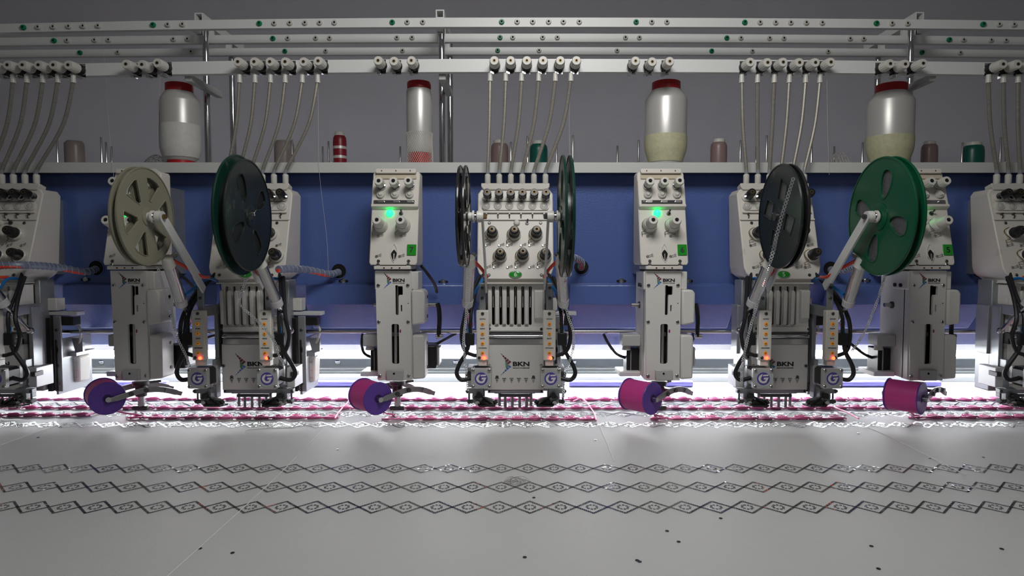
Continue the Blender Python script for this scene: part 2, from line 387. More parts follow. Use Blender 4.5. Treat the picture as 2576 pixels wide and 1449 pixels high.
def small_spool(px, wpx, ytop, label, colr, core=True, kind=None):
    d = 1.30; x = Xp(px, d, 380); R = wpx/2*d/F; H = Zp(ytop, d)-zs1
    r = root('thread_spool', (x, d, zs1), label, 'thread spool', 'small thread spools on the shelf')
    lathe_part('spool_core', [(R*.72, 0), (R*.72, H-.0012), (R*.66, H)], MILKY, r, 20)
    h1 = H-.007 if core else H-.001
    m = mat('thread_'+colr[0], colr[1], .35, var=.2, scale=50, stretch=(1, 1, 30), spec=.6)
    lathe_part('thread_winding', [(R*.96, .001), (R, .006), (R*1.0, h1-.012), (R*.95, h1-.004), (R*.78, h1)], m, r, 20)
    if kind == 'red':
        for k in range(3):
            zc = .012+.019*k
            lathe_part('white_stripe', [(R*1.004, zc), (R*1.012, zc+.003), (R*1.004, zc+.0055)], THREADW, r, 20)
DUSK = ('dusky_pink', (.24, .165, .16)); TEAL = ('teal', (.0, .085, .062)); CRIM = ('crimson', (.20, .008, .018))
small_spool(188, 43, 354, 'small silvery pink thread spool at the far left of the shelf', ('silver_pink', (.30, .24, .235)), False)
small_spool(715, 48, 354, 'small greyish pink thread spool behind the left spring tubes', ('grey_pink', (.30, .25, .24)), False)
small_spool(855, 33, 333, 'slim crimson thread spool with white zigzag stripes', CRIM, True, 'red')
small_spool(1257, 44, 353, 'small dusky pink thread spool beside the teal spool', DUSK)
small_spool(1355, 45, 355, 'small teal thread spool behind the middle spring tubes', TEAL)
small_spool(1808, 40, 350, 'small dusky pink thread spool with tall pale core right of cone six', DUSK)
small_spool(2338, 37, 355, 'slim dusky pink thread spool right of the rightmost cone', DUSK)
small_spool(2448, 48, 358, 'small teal thread spool at the right end of the shelf', TEAL)
def net_mound(px, wpx, hpx, label):
    d = 1.30; x = Xp(px, d, 400); R = wpx/2*d/F; z0 = zs1; H = Zp(408-hpx, d)-zs1
    m = MB(); nn = 9
    P = lambda i, j: (x+R*(2*i/nn-1), d-.03+.06*j/nn, z0+max(.0008, H*math.sin(PI*i/nn)**.8*math.sin(PI*j/nn)**.6+.0008))
    for i in range(nn+1):
        m.tube([P(i, j) for j in range(nn+1)], .0004, 3); m.tube([P(j, i) for j in range(nn+1)], .0004, 3)
        if i < nn:
            for j in range(nn): m.tube([P(i, j), P(i+1, j+1)], .0003, 3)
    o = ob('net_sleeve', m.mesh('net_sleeve', NET)); tag(o, label, 'net', 'loose net sleeves on the shelf')
net_mound(393, 76, 18, 'crumpled white net sleeve lying left of the leftmost cone')
net_mound(2110, 62, 26, 'crumpled white net sleeve lying left of the rightmost cone')
# ------------------------------------------------------------------ thread stand
st = root('thread_stand', (0, 1.22, zs1), 'chrome posts with square grey cross tubes standing on the thread shelf', 'thread stand')
posts = [(521, 1.245, 0), (583, 1.357, 0), (1112, 1.245, 1), (1117, 1.357, 1), (2287, 1.245, 2), (2198, 1.357, 2)]
TUBES = ((505, 43), (1112, 35), (2324, 41)); TS = .0160; TD0 = 1.22
tz = [Zp(py, TD0)-TS/2 for px, py in TUBES]
txs = [Xp(a, 1.245, 260) for a in (521, 1112, 2287)]
for px, d, ti in posts:
    x = txs[ti]+(.004 if px == 1117 else 0); b = part('post', MB().cyl((x, d, zs1), (x, d, tz[ti]), .0060, n=16), CHROME, st)
    part('post_collar', MB().cyl((x, d, zs1), (x, d, zs1+.006), .009, n=16), CHROME, b)
def sqtube(ti, d0, d1, s=TS):
    c = Vector((txs[ti], d0, tz[ti]+s/2)); h = s/2; m = MB()
    o_ = [(c.x-h, c.z-h), (c.x+h, c.z-h), (c.x+h, c.z+h), (c.x-h, c.z+h)]; q = h*.72
    i_ = [(c.x-q, c.z-q), (c.x+q, c.z-q), (c.x+q, c.z+q), (c.x-q, c.z+q)]
    vs = [(a, d, b) for d in (d0, d1) for a, b in o_]+[(a, d, b) for d in (d0, d1) for a, b in i_]
    fs = []
    for k in range(4):
        l = (k+1) % 4; fs += [(k, l, 4+l, 4+k), (8+k, 8+l, 12+l, 12+k), (k, l, 8+l, 8+k), (4+k, 4+l, 12+l, 12+k)]
    return m.add(vs, fs)
for ti in range(3):
    part('cross_tube', sqtube(ti, TD0, 1.40), RAILM, st)
for ti in range(3):
    p = W(1300, (190, 186, 190)[ti], 1.142); x = txs[ti]+(.0165, .0125, -.022)[ti]; part('lower_bracket', MB().box(x-.0062, x+.0062, 1.1425, 1.262, p.z-.010, p.z+.002), GREYP, st, .001)
def bent_rail(name, label, d, hts, depth, mtl):
    """hts: (px, y_top, y_bottom) samples along the rail; the long light rail bows a little"""
    r = root(name, (0, d, Zp(hts[len(hts)//2][2], d)), label, 'thread rail' if name == 'thread_guide_rail' else 'tension rail')
    m = MB(); ring = []
    for k, (px, a, b) in enumerate(hts):
        x = Xp(px, d, a); za = Zp(a, d); zb = Zp(b, d)
        ring.append([(x, d, zb), (x, d, za), (x, d+depth, za), (x, d+depth, zb)])
    vs = [q for rr in ring for q in rr]; fs = [(0, 1, 2, 3), tuple(4*(len(ring)-1)+i for i in range(4))]
    for k in range(len(ring)-1):
        for i in range(4): j = (i+1) % 4; fs.append((4*k+i, 4*k+j, 4*k+4+j, 4*k+4+i))
    m.add(vs, fs); part('bar', m, mtl, r, ang=20); return r
def para(yl, yc, yr, h0, h1, xc=1330, n=25):
    out = []
    for k in range(n):
        px = -800+k*(4200/(n-1))
        t_ = (px-xc)/(xc if px < xc else 2576-xc)
        q_ = t_*t_ if abs(t_) < 1.1 else 1.21+2.2*(abs(t_)-1.1)
        y = yc+((yl if px < xc else yr)-yc)*q_; hh = h0+(h1-h0)*min(1, abs(t_)); out.append((px, y, y+hh))
    return out
RD = (1.18, 1.263, 1.34); TD = 1.13
RP = (para(60, 44, 52, 23.5, 22), para(95, 84.5, 93, 21, 19.5), para(126, 118.5, 126, 18.5, 18))
for ti, px in enumerate((505, 1112, 2324)):
    for k, (da, db) in enumerate(((1.181, 1.238), (1.264, 1.272), (1.341, 1.349))):
        for a, b in zip(RP[k], RP[k][1:]):
            if a[0] <= px <= b[0]: yt = a[1]+(b[1]-a[1])*(px-a[0])/(b[0]-a[0])
        z0 = Zp(yt, RD[k])
        if k == 0:
            part('rail_hanger', MB().box(txs[ti]-.005, txs[ti]+.005, 1.1895, 1.2225, z0-.012, z0-.005).box(txs[ti]-.005, txs[ti]+.005, 1.2195, 1.2275, z0-.012, tz[ti]), RAILM, st); continue
        part('rail_hanger', MB().box(txs[ti]-.005, txs[ti]+.005, da, db, z0-.0002, max(tz[ti], z0+.001)), RAILM, st)
eyes = [
 ([60, 386, 653, 987, 1262, 1600, 1873, 2204, 2472], [98, 136, 175, 211, 249, 424, 461, 691, 730, 768, 805, 842, 1025, 1064, 1301, 1340, 1380, 1417, 1457, 1639, 1677, 1911, 1950, 1988, 2027, 2067, 2242, 2281, 2511, 2548]),
 ([137, 687, 1258, 1828, 2387], [171, 240, 275, 438, 473, 725, 795, 830, 999, 1037, 1290, 1365, 1402, 1573, 1608, 1863, 1935, 1971, 2137, 2171, 2422, 2491, 2528]),
 ([202, 717, 1252, 1790, 2319], [298, 482, 820, 1013, 1356, 1552, 1892, 2082, 2414])]
eye_prof = [(.0020, .0), (.0050, 0), (.0050, .002), (.0036, .0045), (.0022, .0045), (.0018, .003)]
eyeW = MB().lathe(eye_prof, 14).mesh('eyelet', WHT_EYE); eyeG = MB().lathe(eye_prof, 14).mesh('eyelet', GRN_EYE)
eyeH = MB().lathe([(.0019, .0031), (.0019, .0036)], 10).mesh('eyelet_hole', HOLE)
names = ('top and front one of the three white rails with eyelets', 'middle one of the three white rails with eyelets', 'lowest and rear one of the three white rails with eyelets')
def ymid(samples, px):
    for (a, b) in zip(samples, samples[1:]):
        if a[0] <= px <= b[0]: t_ = (px-a[0])/(b[0]-a[0]); return (a[1]+(b[1]-a[1])*t_+a[2]+(b[2]-a[2])*t_)/2
for k in range(3):
    r = bent_rail('thread_guide_rail', names[k], RD[k], RP[k], .010, RAILM)
    for lst, me in ((eyes[k][0], eyeG), (eyes[k][1], eyeW)):
        for px in lst:
            e = place('eyelet', me, r, fm(px, ymid(RP[k], px), RD[k]), 'green eyelet' if me is eyeG else None)
            ob('eyelet_hole', eyeH, e)
tb = bent_rail('tension_rail', 'lowest thick white rail carrying a row of white tension knobs', TD, para(164, 148, 158, 33, 31), .012, RAILM)
# tensioners on the rail
tn_b = MB().box(-.0062, .0062, -.013, .012, 0, .0012); tn_b.lathe([(.0078, .001), (.0078, .003), (.0050, .004)], 16)
tn_b.box(-.0075, -.0015, -.0155, -.011, 0, .012)
tn_b = tn_b.mesh('tensioner', CHROME)
tn_d = MB().lathe([(.0074, .004), (.0095, .006), (.0095, .009), (.0082, .012), (.0080, .016)], 18).mesh('tension_disc', BLACK)
tn_k = MB().lathe([(.0089, .015), (.0090, .017), (.0083, .033), (.0072, .036), (.0028, .036), (.0026, .032)], 30, rib=.05, cap=True).mesh('knob', mat('ivory_plastic', (.66, .645, .59), .4, var=.04))
tn_h = MB().plate(circ(.0027, 12), [circ(.0018, 12)], .0345, .0366).mesh('knob_insert', BRASS)
tn_x = MB().lathe([(.0018, .0345), (.0018, .0364)], 8).mesh('knob_slot', HOLE)
TK = [(-20, 164), (18, 163), (56, 163), (96, 163), (133.5, 163), (171, 163), (316.5, 161), (356.6, 162), (395, 158), (598, 155), (639, 155), (678.5, 155), (717, 155), (763, 155), (800, 153), (951, 152), (990.5, 153.5), (1034.6, 152), (1243.3, 152), (1284.4, 152), (1325.4, 152), (1366.2, 152), (1409.6, 152), (1450.3, 152), (1599, 153), (1641, 155), (1685, 154), (1888, 156), (1931.4, 157), (1970.4, 156), (2011.5, 157), (2051.6, 157), (2090.6, 156), (2240, 160), (2277.6, 161), (2322.7, 159), (2524, 161), (2561.4, 161), (2600, 161)]
for px, py in TK:
    p = W(px, py, TD-.036); M_ = Matrix.Translation((p.x, TD, p.z)) @ FRONT
    b = place('tensioner', tn_b, tb, M_)
    ob('tension_disc', tn_d, b); ob('knob', tn_k, b); ob('knob_insert', tn_h, b); ob('knob_slot', tn_x, b)
# ------------------------------------------------------------------ shared small pieces
PXM = lambda d: d/F
def prism(front, back):
    m = MB(); n = len(front)
    return m.add(list(front)+list(back), [tuple(range(n)), tuple(range(2*n-1, n-1, -1))]+[(i, (i+1) % n, n+(i+1) % n, n+i) for i in range(n)])
def screw_mesh(r, mt, name='screw'):
    m = MB().lathe([(r, 0), (r, r*.35), (r*.7, r*.6)], 14)
    return m.mesh(name, mt)
def slot_mesh(r):
    m = MB(); m.box(-r*.55, r*.55, -r*.1, r*.1, r*.55, r*.66); m.box(-r*.1, r*.1, -r*.55, r*.55, r*.55, r*.66); return m.mesh('screw_slot', HOLE)
SCR = screw_mesh(.0030, STEEL); SCRS = slot_mesh(.0030)
SCRD = screw_mesh(.0026, DARKM)
def screw(parent, M, me=None):
    s = place('screw', me or SCR, parent, M)
    if (me or SCR) is SCR: ob('screw_slot', SCRS, s)
    return s
# knob meshes, local Z points out of the plate
kn_s = dict(
 base=MB().lathe([(.0072, 0), (.0078, .002), (.0070, .0045), (.0034, .006), (.0030, .012)], 18).mesh('tension_disc', CHROME),
 cap=MB().lathe([(.0060, .011), (.0074, .0125), (.0074, .019), (.0066, .0235), (.0034, .0236), (.003, .022)], 24, rib=.035).mesh('tension_knob', BLACK),
 capw=MB().lathe([(.0060, .011), (.0078, .0125), (.0078, .021), (.0070, .0255), (.0034, .0256), (.003, .023)], 24, rib=.05).mesh('tension_knob', _m['ivory_plastic']),
 ins=MB().plate(circ(.0032, 12), [circ(.0024, 12)], .022, .0240).mesh('knob_insert', BRASS),
 slot=MB().lathe([(.0024, .0225), (.0024, .0238)], 10).mesh('knob_slot', HOLE),
 slotw=MB().lathe([(.0026, .0245), (.0026, .0259)], 10).mesh('knob_slot', HOLE))
kn_b = dict(
 base=MB().lathe([(.0108, 0), (.0112, .002), (.0112, .006), (.0098, .0075)], 22).mesh('knob_base', MILKY),
 cap=MB().lathe([(.0094, .0075), (.0098, .010), (.0092, .0125), (.0086, .0128), (.0084, .020), (.0074, .0245), (.0060, .027), (.0036, .0272), (.003, .025)], 28, rib=.025).mesh('tension_knob', BLACK),
 ins=MB().plate(circ(.0035, 14), [circ(.0026, 14)], .0255, .0277).mesh('knob_insert', BRASS),
 slot=MB().lathe([(.0026, .0262), (.0026, .0275)], 10).mesh('knob_slot', HOLE),
 basew=MB().lathe([(.0118, 0), (.0122, .003), (.0118, .006), (.0108, .008), (.0108, .012), (.0100, .0135)], 24).mesh('knob_base', MILKY),
 capw=MB().lathe([(.0090, .0135), (.0094, .016), (.0082, .030), (.0070, .0335), (.0034, .0335), (.003, .031)], 28, rib=.03).mesh('tension_knob', _m['ivory_plastic']),
 slotw=MB().lathe([(.0026, .032), (.0026, .0338)], 10).mesh('knob_slot', HOLE))
spr = MB(); spr.tube([(.0125*math.cos(a), .0125*math.sin(a), .004+.004*math.sin(a*2)) for a in [PI*.55+PI*.75*i/10 for i in range(11)]]+[(-.0135, -.012, .003), (-.0125, -.017, .003)], .0007, 5)
spr_g = spr.mesh('check_spring', BRASS); spr_s = spr.mesh('check_spring', STEEL)
disc_me = MB().lathe([(.0066, 0), (.0070, .0012), (.0060, .002), (.0048, .0016), (.0030, .0028), (.0012, .003)], 20).mesh('thread_wheel', CLEAR)
discw_me = MB().lathe([(.0068, 0), (.0068, .004), (.0056, .0055), (.0046, .0048), (.0026, .008), (.0010, .008)], 20).mesh('thread_wheel', MILKY)
hook = MB().lathe([(.0022, 0), (.0024, .001), (.0016, .002)], 10)
hook.tube([(0, 0, .002), (.003, .001, .0035), (.0055, .0018, .003), (.0075, .004, .003), (.0088, .0022, .003), (.0068, .0012, .003)], .0006, 5)
hook_me = hook.mesh('thread_hook', STEEL)
pin = MB(); pin.tube([(0, -.005, .0), (0, -.003, .003), (0, .0, .004), (.0005, .003, .003)], .0008, 6); pin.lathe([(.0014, 0), (.0014, .0055)], 8, Matrix.Translation((0, .003, 0)))
pin_me = pin.mesh('guide_pin', DARKM)
tog = MB().lathe([(.0034, 0), (.0034, .0018), (.0018, .002)], 10); tog.cyl((0, 0, .002), (.001, .003, .009), .0012, .0016, 8); tog_me = tog.mesh('toggle_switch', DARKM)
bkn_me = {}
def logo(parent, px0, px1, py0, py1, tx0, tx1, ty, th, d, sub=True):
    """chevron of coloured cells and the lettering beside it, flat print on the plate"""
    X = lambda u, v: W(px0+(px1-px0)*u, py0+(py1-py0)*v, d-.0003)
    def cells(quad, nu, nv, shrink, name, mt):
        a, b, c, e = [Vector(q) for q in quad]; m = MB()
        for i in range(nu):
            for j in range(nv):
                us = (i+shrink)/nu, (i+1-shrink)/nu; vs = (j+shrink)/nv, (j+1-shrink)/nv
                P = lambda u, v: a.lerp(b, u).lerp(e.lerp(c, u), v)
                q = [P(us[0], vs[0]), P(us[1], vs[0]), P(us[1], vs[1]), P(us[0], vs[1])]
                f = [X(*p) for p in q]; k = Vector((0, .00025, 0)); m.hexa([p for p in f], [p+k for p in f])
        return part(name, m, mt, parent)
    cells([(0, 0), (1, .40), (.72, .52), (.02, .015)], 5, 3, .10, 'logo_mark_upper', INKR)
    cells([(.42, .28), (.74, .54), (.55, .70), (.46, .62)], 3, 3, .10, 'logo_mark_middle', INKG)
    cells([(1, .60), (.80, .52), (.02, .985), (0, 1)], 3, 5, .10, 'logo_mark_lower', INKB)
    wpx = (tx1-tx0)*PXM(d)
    m = text_mb('BKN', th*PXM(d), .035); w0 = max(v.x for v in m.v)-min(v.x for v in m.v)
    for v in m.v: v.x *= wpx/w0
    Mx = Matrix.Translation(W((tx0+tx1)/2, ty, d-.0001)) @ FRONT
    q = MB(); q.v = [Mx @ v for v in m.v]; q.f = m.f; part('lettering', q, INK, parent)
    if sub:
        m = text_mb('MACHINERIES', th*.2*PXM(d), .02); w0 = max(v.x for v in m.v)-min(v.x for v in m.v)
        for v in m.v: v.x *= wpx/w0
        Mx = Matrix.Translation(W((tx0+tx1)/2, ty+th*.88, d-.0001)) @ FRONT
        q = MB(); q.v = [Mx @ v for v in m.v]; q.f = m.f; part('small_lettering', q, INK, parent)
# ------------------------------------------------------------------ needle heads
X6 = Xp(1297, 1.08)
HP = TP(1.07, 700, 1.12, 470)        # tilted tension plate
def make_flat():
    r = root('needle_head', (X6, 1.10, TZ), '', 'embroidery head', 'six needle heads hung on the blue beam')
    c = 1296.5
    half = [(85, 476), (94, 488), (96.5, 672), (92, 688), (84, 696), (73, 703)]
    outl = [(c-a, y) for a, y in half]+[(c+a, y) for a, y in reversed(half)]
    fr = [HP.p(x, y) for x, y in outl]
    bk = [(p.x, 1.160 if y < 600 else 1.150, p.z) for p, (x, y) in zip(fr, outl)]
    part('tension_housing', prism(fr, bk), WHITE, r, .0018)
    part('beam_mount', MB().pb(1222, 1372, 500, 690, 1.149, BF-1.149+.0005), CAST, r)
    # top flange with tube sockets
    f0 = HP.p(1211, 463, .004); f1 = HP.p(1382, 479, .004)
    part('top_flange', prism([HP.p(1211, 464, .006), HP.p(1382, 464, .006), HP.p(1382, 472, .006), HP.p(1376, 479, .003), HP.p(1217, 479, .003), HP.p(1211, 472, .006)],
                             [HP.p(x, y, -.012) for x, y in ((1211, 464), (1382, 464), (1382, 472), (1376, 479), (1217, 479), (1211, 472))]), WHITE, r, .001)
    k = .00069
    for y, hh, nm in ((498, 10, 'knob_band'), (520, 11, 'wheel_band')):
        part(nm, MB().plate(rrect(-84*k, 84*k, -hh*k, hh*k, hh*k*.95, 6), [], -.002, .0035, HP.m(c, y)), WHITE, r, .0012)
    part('ledge', MB().plate(rrect(-86*k, 86*k, -2.2*k, 2.2*k, .001, 2), [], -.002, .004, HP.m(c, 535)), WHITE, r, .0008)
    part('divider_ledge', MB().plate(rrect(-93*k, 93*k, -1.8*k, 1.8*k, .001, 2), [], -.002, .003, HP.m(c, 553)), WHITE, r, .0008)
    for i in range(6):
        x = 1226.3+29.06*i
        b = place('tension_disc', kn_s['base'], r, HP.m(x+.5, 498, .003))
        ob('tension_knob', kn_s['cap'], b); ob('knob_insert', kn_s['ins'], b); ob('knob_slot', kn_s['slot'], b)
        place('thread_wheel', disc_me, r, HP.m(1223.5+28.9*i, 520, .0035))
        place('guide_pin', pin_me, r, HP.m(1224+28.9*i, 544))
    part('push_button', MB().lathe([(.0055, 0), (.0055, .002), (.004, .0045), (.001, .0055)], 18, HP.m(1300, 561)), MILKY, r)
    place('toggle_switch', tog_me, r, HP.m(1326, 561))
    for x, y in ((1231, 561), (1360, 561), (1230, 692), (1362, 692)): screw(r, HP.m(x, y), SCRD)
    for x, y in ((1238.5, 590), (1294, 590), (1349, 590), (1259, 645), (1315, 644), (1371, 645)):
        b = place('knob_base', kn_b['base'], r, HP.m(x, y))
        ob('tension_knob', kn_b['cap'], b); ob('knob_insert', kn_b['ins'], b); ob('knob_slot', kn_b['slot'], b); ob('check_spring', spr_g, b)
    for x in (1222, 1256, 1277, 1311, 1332, 1366): place('thread_hook', hook_me, r, HP.m(x, 618))
    for x in (1223, 1243, 1277, 1298, 1332, 1353): place('thread_hook', hook_me, r, HP.m(x, 673))
    b = part('number_badge', MB().lathe([(1, 0), (.97, .0016), (.9, .002)], 28, HP.m(1296.5, 691) @ Matrix.Diagonal((.0108, .0060, 1, 1))), GREENP, r, label='green oval number badge')
    part('badge_rim', MB().plate(circ(.0112, 28, 0, 0, .0064), [circ(.0104, 28, 0, 0, .0056)], 0, .0018, HP.m(1296.5, 691)), CHROME, b)
    # throat and take-up cover
    part('neck', MB().pb(1224, 1370, 700, 714, 1.076, .07), WHITE, r, .001)
    part('neck_lip', MB().pb(1221, 1373, 711, 714.5, 1.071, .05), WHITE, r, .0005)
    d = 1.082; sl = [1240.8+18.64*i for i in range(6)]; q = PXM(d)
    def lx(px): return (px-1297)*q
    def ly(py): return Zp(py, d)-Zp(776, d)
    out = [(lx(1229), ly(836)), (lx(1369), ly(836)), (lx(1369), ly(715)), (lx(1227), ly(715))]
    holes = [rrect(lx(x-3.6), lx(x+3.6), ly(818), ly(720), lx(1300.4)*.99, 4) for x in sl]
    part('lever_cover', MB().plate(out, holes, -.006, 0, fm(1297, 776, d)), PLATE, r)
    part('cover_inside', MB().pb(1229, 1369, 716, 836, d+.024, .004), HOLE, r)
    for sx_ in (1227.5, 1367): part('cover_side', MB().pb(sx_, sx_+2.5, 716, 836, d+.006, .02), PLATE, r)
    edges = [1231.2]+[(sl[i]+sl[i+1])/2 for i in range(5)]
    for i, x in enumerate(edges):
        hw = 4.6 if i else 4
        a = [(x-hw, 816), (x-hw, 736), (x-hw*.5, 731), (x+hw*.5, 731), (x+hw, 736), (x+hw, 816)]
        fr = [W(p, y, d-.009 if y < 760 else d-.007) for p, y in a]; bk = [W(p, y, d+.001) for p, y in a]
        part('lever_rib', prism(fr, bk), PLATE, r, .0014)
    part('side_rib', prism([W(1345, 800, d-.008), W(1366, 800, d-.008), W(1366, 732, d-.010), W(1345, 732, d-.010)], [W(1343, 812, d+.001), W(1368, 812, d+.001), W(1368, 728, d+.001), W(1343, 728, d+.001)]), PLATE, r, .0015)
    part('lower_sill', prism([W(1231, 833, d-.006), W(1368, 833, d-.006), W(1368, 822, d-.004), W(1231, 822, d-.004)], [W(1229, 837, d+.02), W(1369, 837, d+.02), W(1369, 820, d+.02), W(1229, 820, d+.02)]), PLATE, r, .001)
    lev = MB(); lev.tube([(0, .018, -.006), (0, .015, .001), (0, .006, .002), (0, -.006, .002), (0, -.020, -.004)], .0012, 6); lev_me = lev.mesh('take_up_lever', CHROME)
    for x in sl: place('take_up_lever', lev_me, r, fm(x, 744, d+.008))
    # roller, lower plate
    part('thread_roller', MB().cyl(W(1231, 846, 1.078), W(1367, 846, 1.078), .0032, n=12), CHROME, r)
    part('roller_bracket', MB().pb(1228, 1369, 838, 866, 1.085, .012), CAST, r)
    part('wiper_plate', MB().pb(1230, 1367, 853, 866, 1.079, .004), STEEL, r)
    part('front_plate', MB().pb(1226, 1368, 866, 981, 1.08, .012), PLATE, r, .001)
    part('plate_foot', MB().pb(1227, 1367, 980, 989, 1.082, .025), CAST, r, .001)
    logo(r, 1259, 1287, 888, 945, 1290, 1332, 915.5, 11.5, 1.08)
    for i in range(6):
        x = 1250.2+18.3*i; m = MB(); T = lambda s_, o_: [(-5.1*s_*k, 6*s_*k+o_), (5.1*s_*k, 6*s_*k+o_), (0, -6.4*s_*k+o_)]
        m.plate(T(1, 0), [T(.80, .0001)], 0, .0003)
        tx = text_mb(str(6-i), 5.0*k, .02); m.add([(v.x, v.y+.0010, v.z) for v in tx.v], tx.f)
        me = m.mesh('needle_mark', INK); place('needle_mark', me, r, fm(x, 957, 1.0799))
    for x in (1250.5, 1342): screw(r, fm(x, 948, 1.08), SCRD)
    for x, y in ((1231, 827), (1362, 828), (1231, 920), (1362, 920)): screw(r, fm(x, y, 1.079 if y > 850 else 1.07), SCRD)
    for x in (1231, 1362): part('oil_hole', MB().lathe([(.0016, 0), (.0016, .0006)], 10, fm(x, 984, 1.082)), HOLE, r)
    part('rear_casting', MB().pb(1214, 1382, 704, 984, 1.108, .036), CAST, r, .002)
    # needle bar guard, presser feet and needles
    part('needle_guard', MB().pb(1256, 1336, 992, 999, 1.09, .006), DARKM, r, .0008)
    part('guard_rail', MB().pb(1244, 1346, 987, 990, 1.088, .012), DARKM, r)
    ft = MB(); ft.tube([(0, .022, 0), (0, .002, 0), (.0006, 0, 0)], .0024, 6, .6); ft.box(-.0015, .0048, -.001, .0008, -.003, .003); ft_me = ft.mesh('presser_foot', FOOTM)
    nd_me = MB().cyl((0, .020, 0), (0, -.004, 0), .0006, .0003, 6).mesh('needle', CHROME)
    for i, x in enumerate((1256.5, 1271, 1289, 1307.5, 1325, 1336)):
        place('presser_foot', ft_me, r, fm(x, 1024 if i % 5 else 1020, 1.098)); place('needle', nd_me, r, fm(x-3.5, 1020, 1.095))
    # right hand frame with oil bottle
    hx = X6
    part('side_bracket', MB().pb(1392, 1411, 795, 985, 1.125, .004), CAST, r, .001)
    part('recess_shade_strip', MB().pb(1381, 1393, 800, 985, 1.118, .02), BLACK, r, .001)  # black strip standing in for the shaded recess between casting and bracket
    part('side_frame', MB().box(hx+.0695, hx+.0735, 1.125, 1.215, Zp(985, 1.15), Zp(850, 1.15)), CAST, r)
    part('bracket_slot', MB().lathe([(1, 0), (1, .0006)], 14, fm(1400, 880, 1.125) @ Matrix.Diagonal((.0022, .0055, 1, 1))), HOLE, r)
    for y in (965, 920, 830): screw(r, fm(1401, y, 1.125), SCRD)
    part('left_plate', MB().pb(1203, 1215, 768, 890, 1.105, .03), CAST, r, .001)
    b = part('oil_bottle', prism([(hx+.057, 1.165, Zp(895, 1.17)), (hx+.084, 1.165, Zp(895, 1.17)), (hx+.082, 1.167, Zp(961, 1.17)), (hx+.060, 1.167, Zp(963, 1.17))],
                                 [(hx+.057, 1.20, Zp(895, 1.17)), (hx+.084, 1.20, Zp(895, 1.17)), (hx+.082, 1.197, Zp(961, 1.17)), (hx+.060, 1.197, Zp(963, 1.17))]), mat('milky_clear_bottle', (.74, .73, .66), .3, var=.06, alpha=.8), r, .004)
    for y in (912, 932, 950): part('level_mark', MB().box(hx+.066, hx+.080, 1.1645, 1.1655, Zp(y, 1.165), Zp(y, 1.165)+.0005), mat('faint_red_mark', (.5, .2, .18), .5), b)
    part('bottle_holder', MB().box(hx+.052, hx+.088, 1.152, 1.205, Zp(894, 1.165), Zp(884, 1.165)), CAST, r, .001)
    part('bottle_hanger', prism([W(1400, 850, 1.16), W(1427, 850, 1.16), W(1427, 884, 1.16), W(1408, 886, 1.16)], [W(1400, 850, 1.165), W(1427, 850, 1.165), W(1427, 884, 1.165), W(1408, 886, 1.165)]), CAST, r)
    part('oil_tube', MB().tube(bez([(hx+.090, 1.15, Zp(812, 1.15)), (hx+.0985, 1.15, Zp(830, 1.15)), (hx+.090, 1.16, Zp(860, 1.15)), (hx+.078, 1.17, Zp(886, 1.165))]), .0022, 8), MILKY, r)
    part('guide_rail', MB().box(hx+.045, hx+.108, 1.128, 1.150, Zp(793, 1.13), Zp(784, 1.13)), ALU, r, .0008)
    part('solenoid', MB().box(hx+.050, hx+.100, 1.130, 1.150, Zp(819, 1.13), Zp(797, 1.13)), BLACK, r, .001)
    part('motor_cap', MB().box(hx+.045, hx+.074, 1.126, 1.148, Zp(781, 1.13), Zp(750, 1.13)), MILKY, r, .001)
    return r
flat6 = make_flat()
HX = {6: X6, 7: X6-.454, 5: X6+.4516, 8: X6-.889, 4: X6+.889}
flats = {6: flat6}
for k in (7, 5, 8, 4):
    o = copy_tree(flat6); o.location.x = HX[k]; flats[k] = o
flats[6]['label'] = 'middle white six needle embroidery head with green badge number six'
flats[7]['label'] = 'white six needle embroidery head behind the dark green rimmed reel'
flats[5]['label'] = 'white six needle embroidery head behind the dark reel with square holes'
flats[8]['label'] = 'white six needle embroidery head cut off at the left picture edge'
flats[4]['label'] = 'white six needle embroidery head cut off at the right picture edge'
for k, o in flats.items():
    q = text_mb(str(k), .0075, .012); Mx = HP.m(1296.5, 691, .0018); z = MB(); z.v = [Mx @ v for v in q.v]; z.f = q.f
    me = z.mesh('badge_digit', mat('pale_digit', (.55, .62, .50), .4), flat6.location)
    ob('badge_digit', me, [c for c in o.children if c.name.startswith('number_badge')][0])
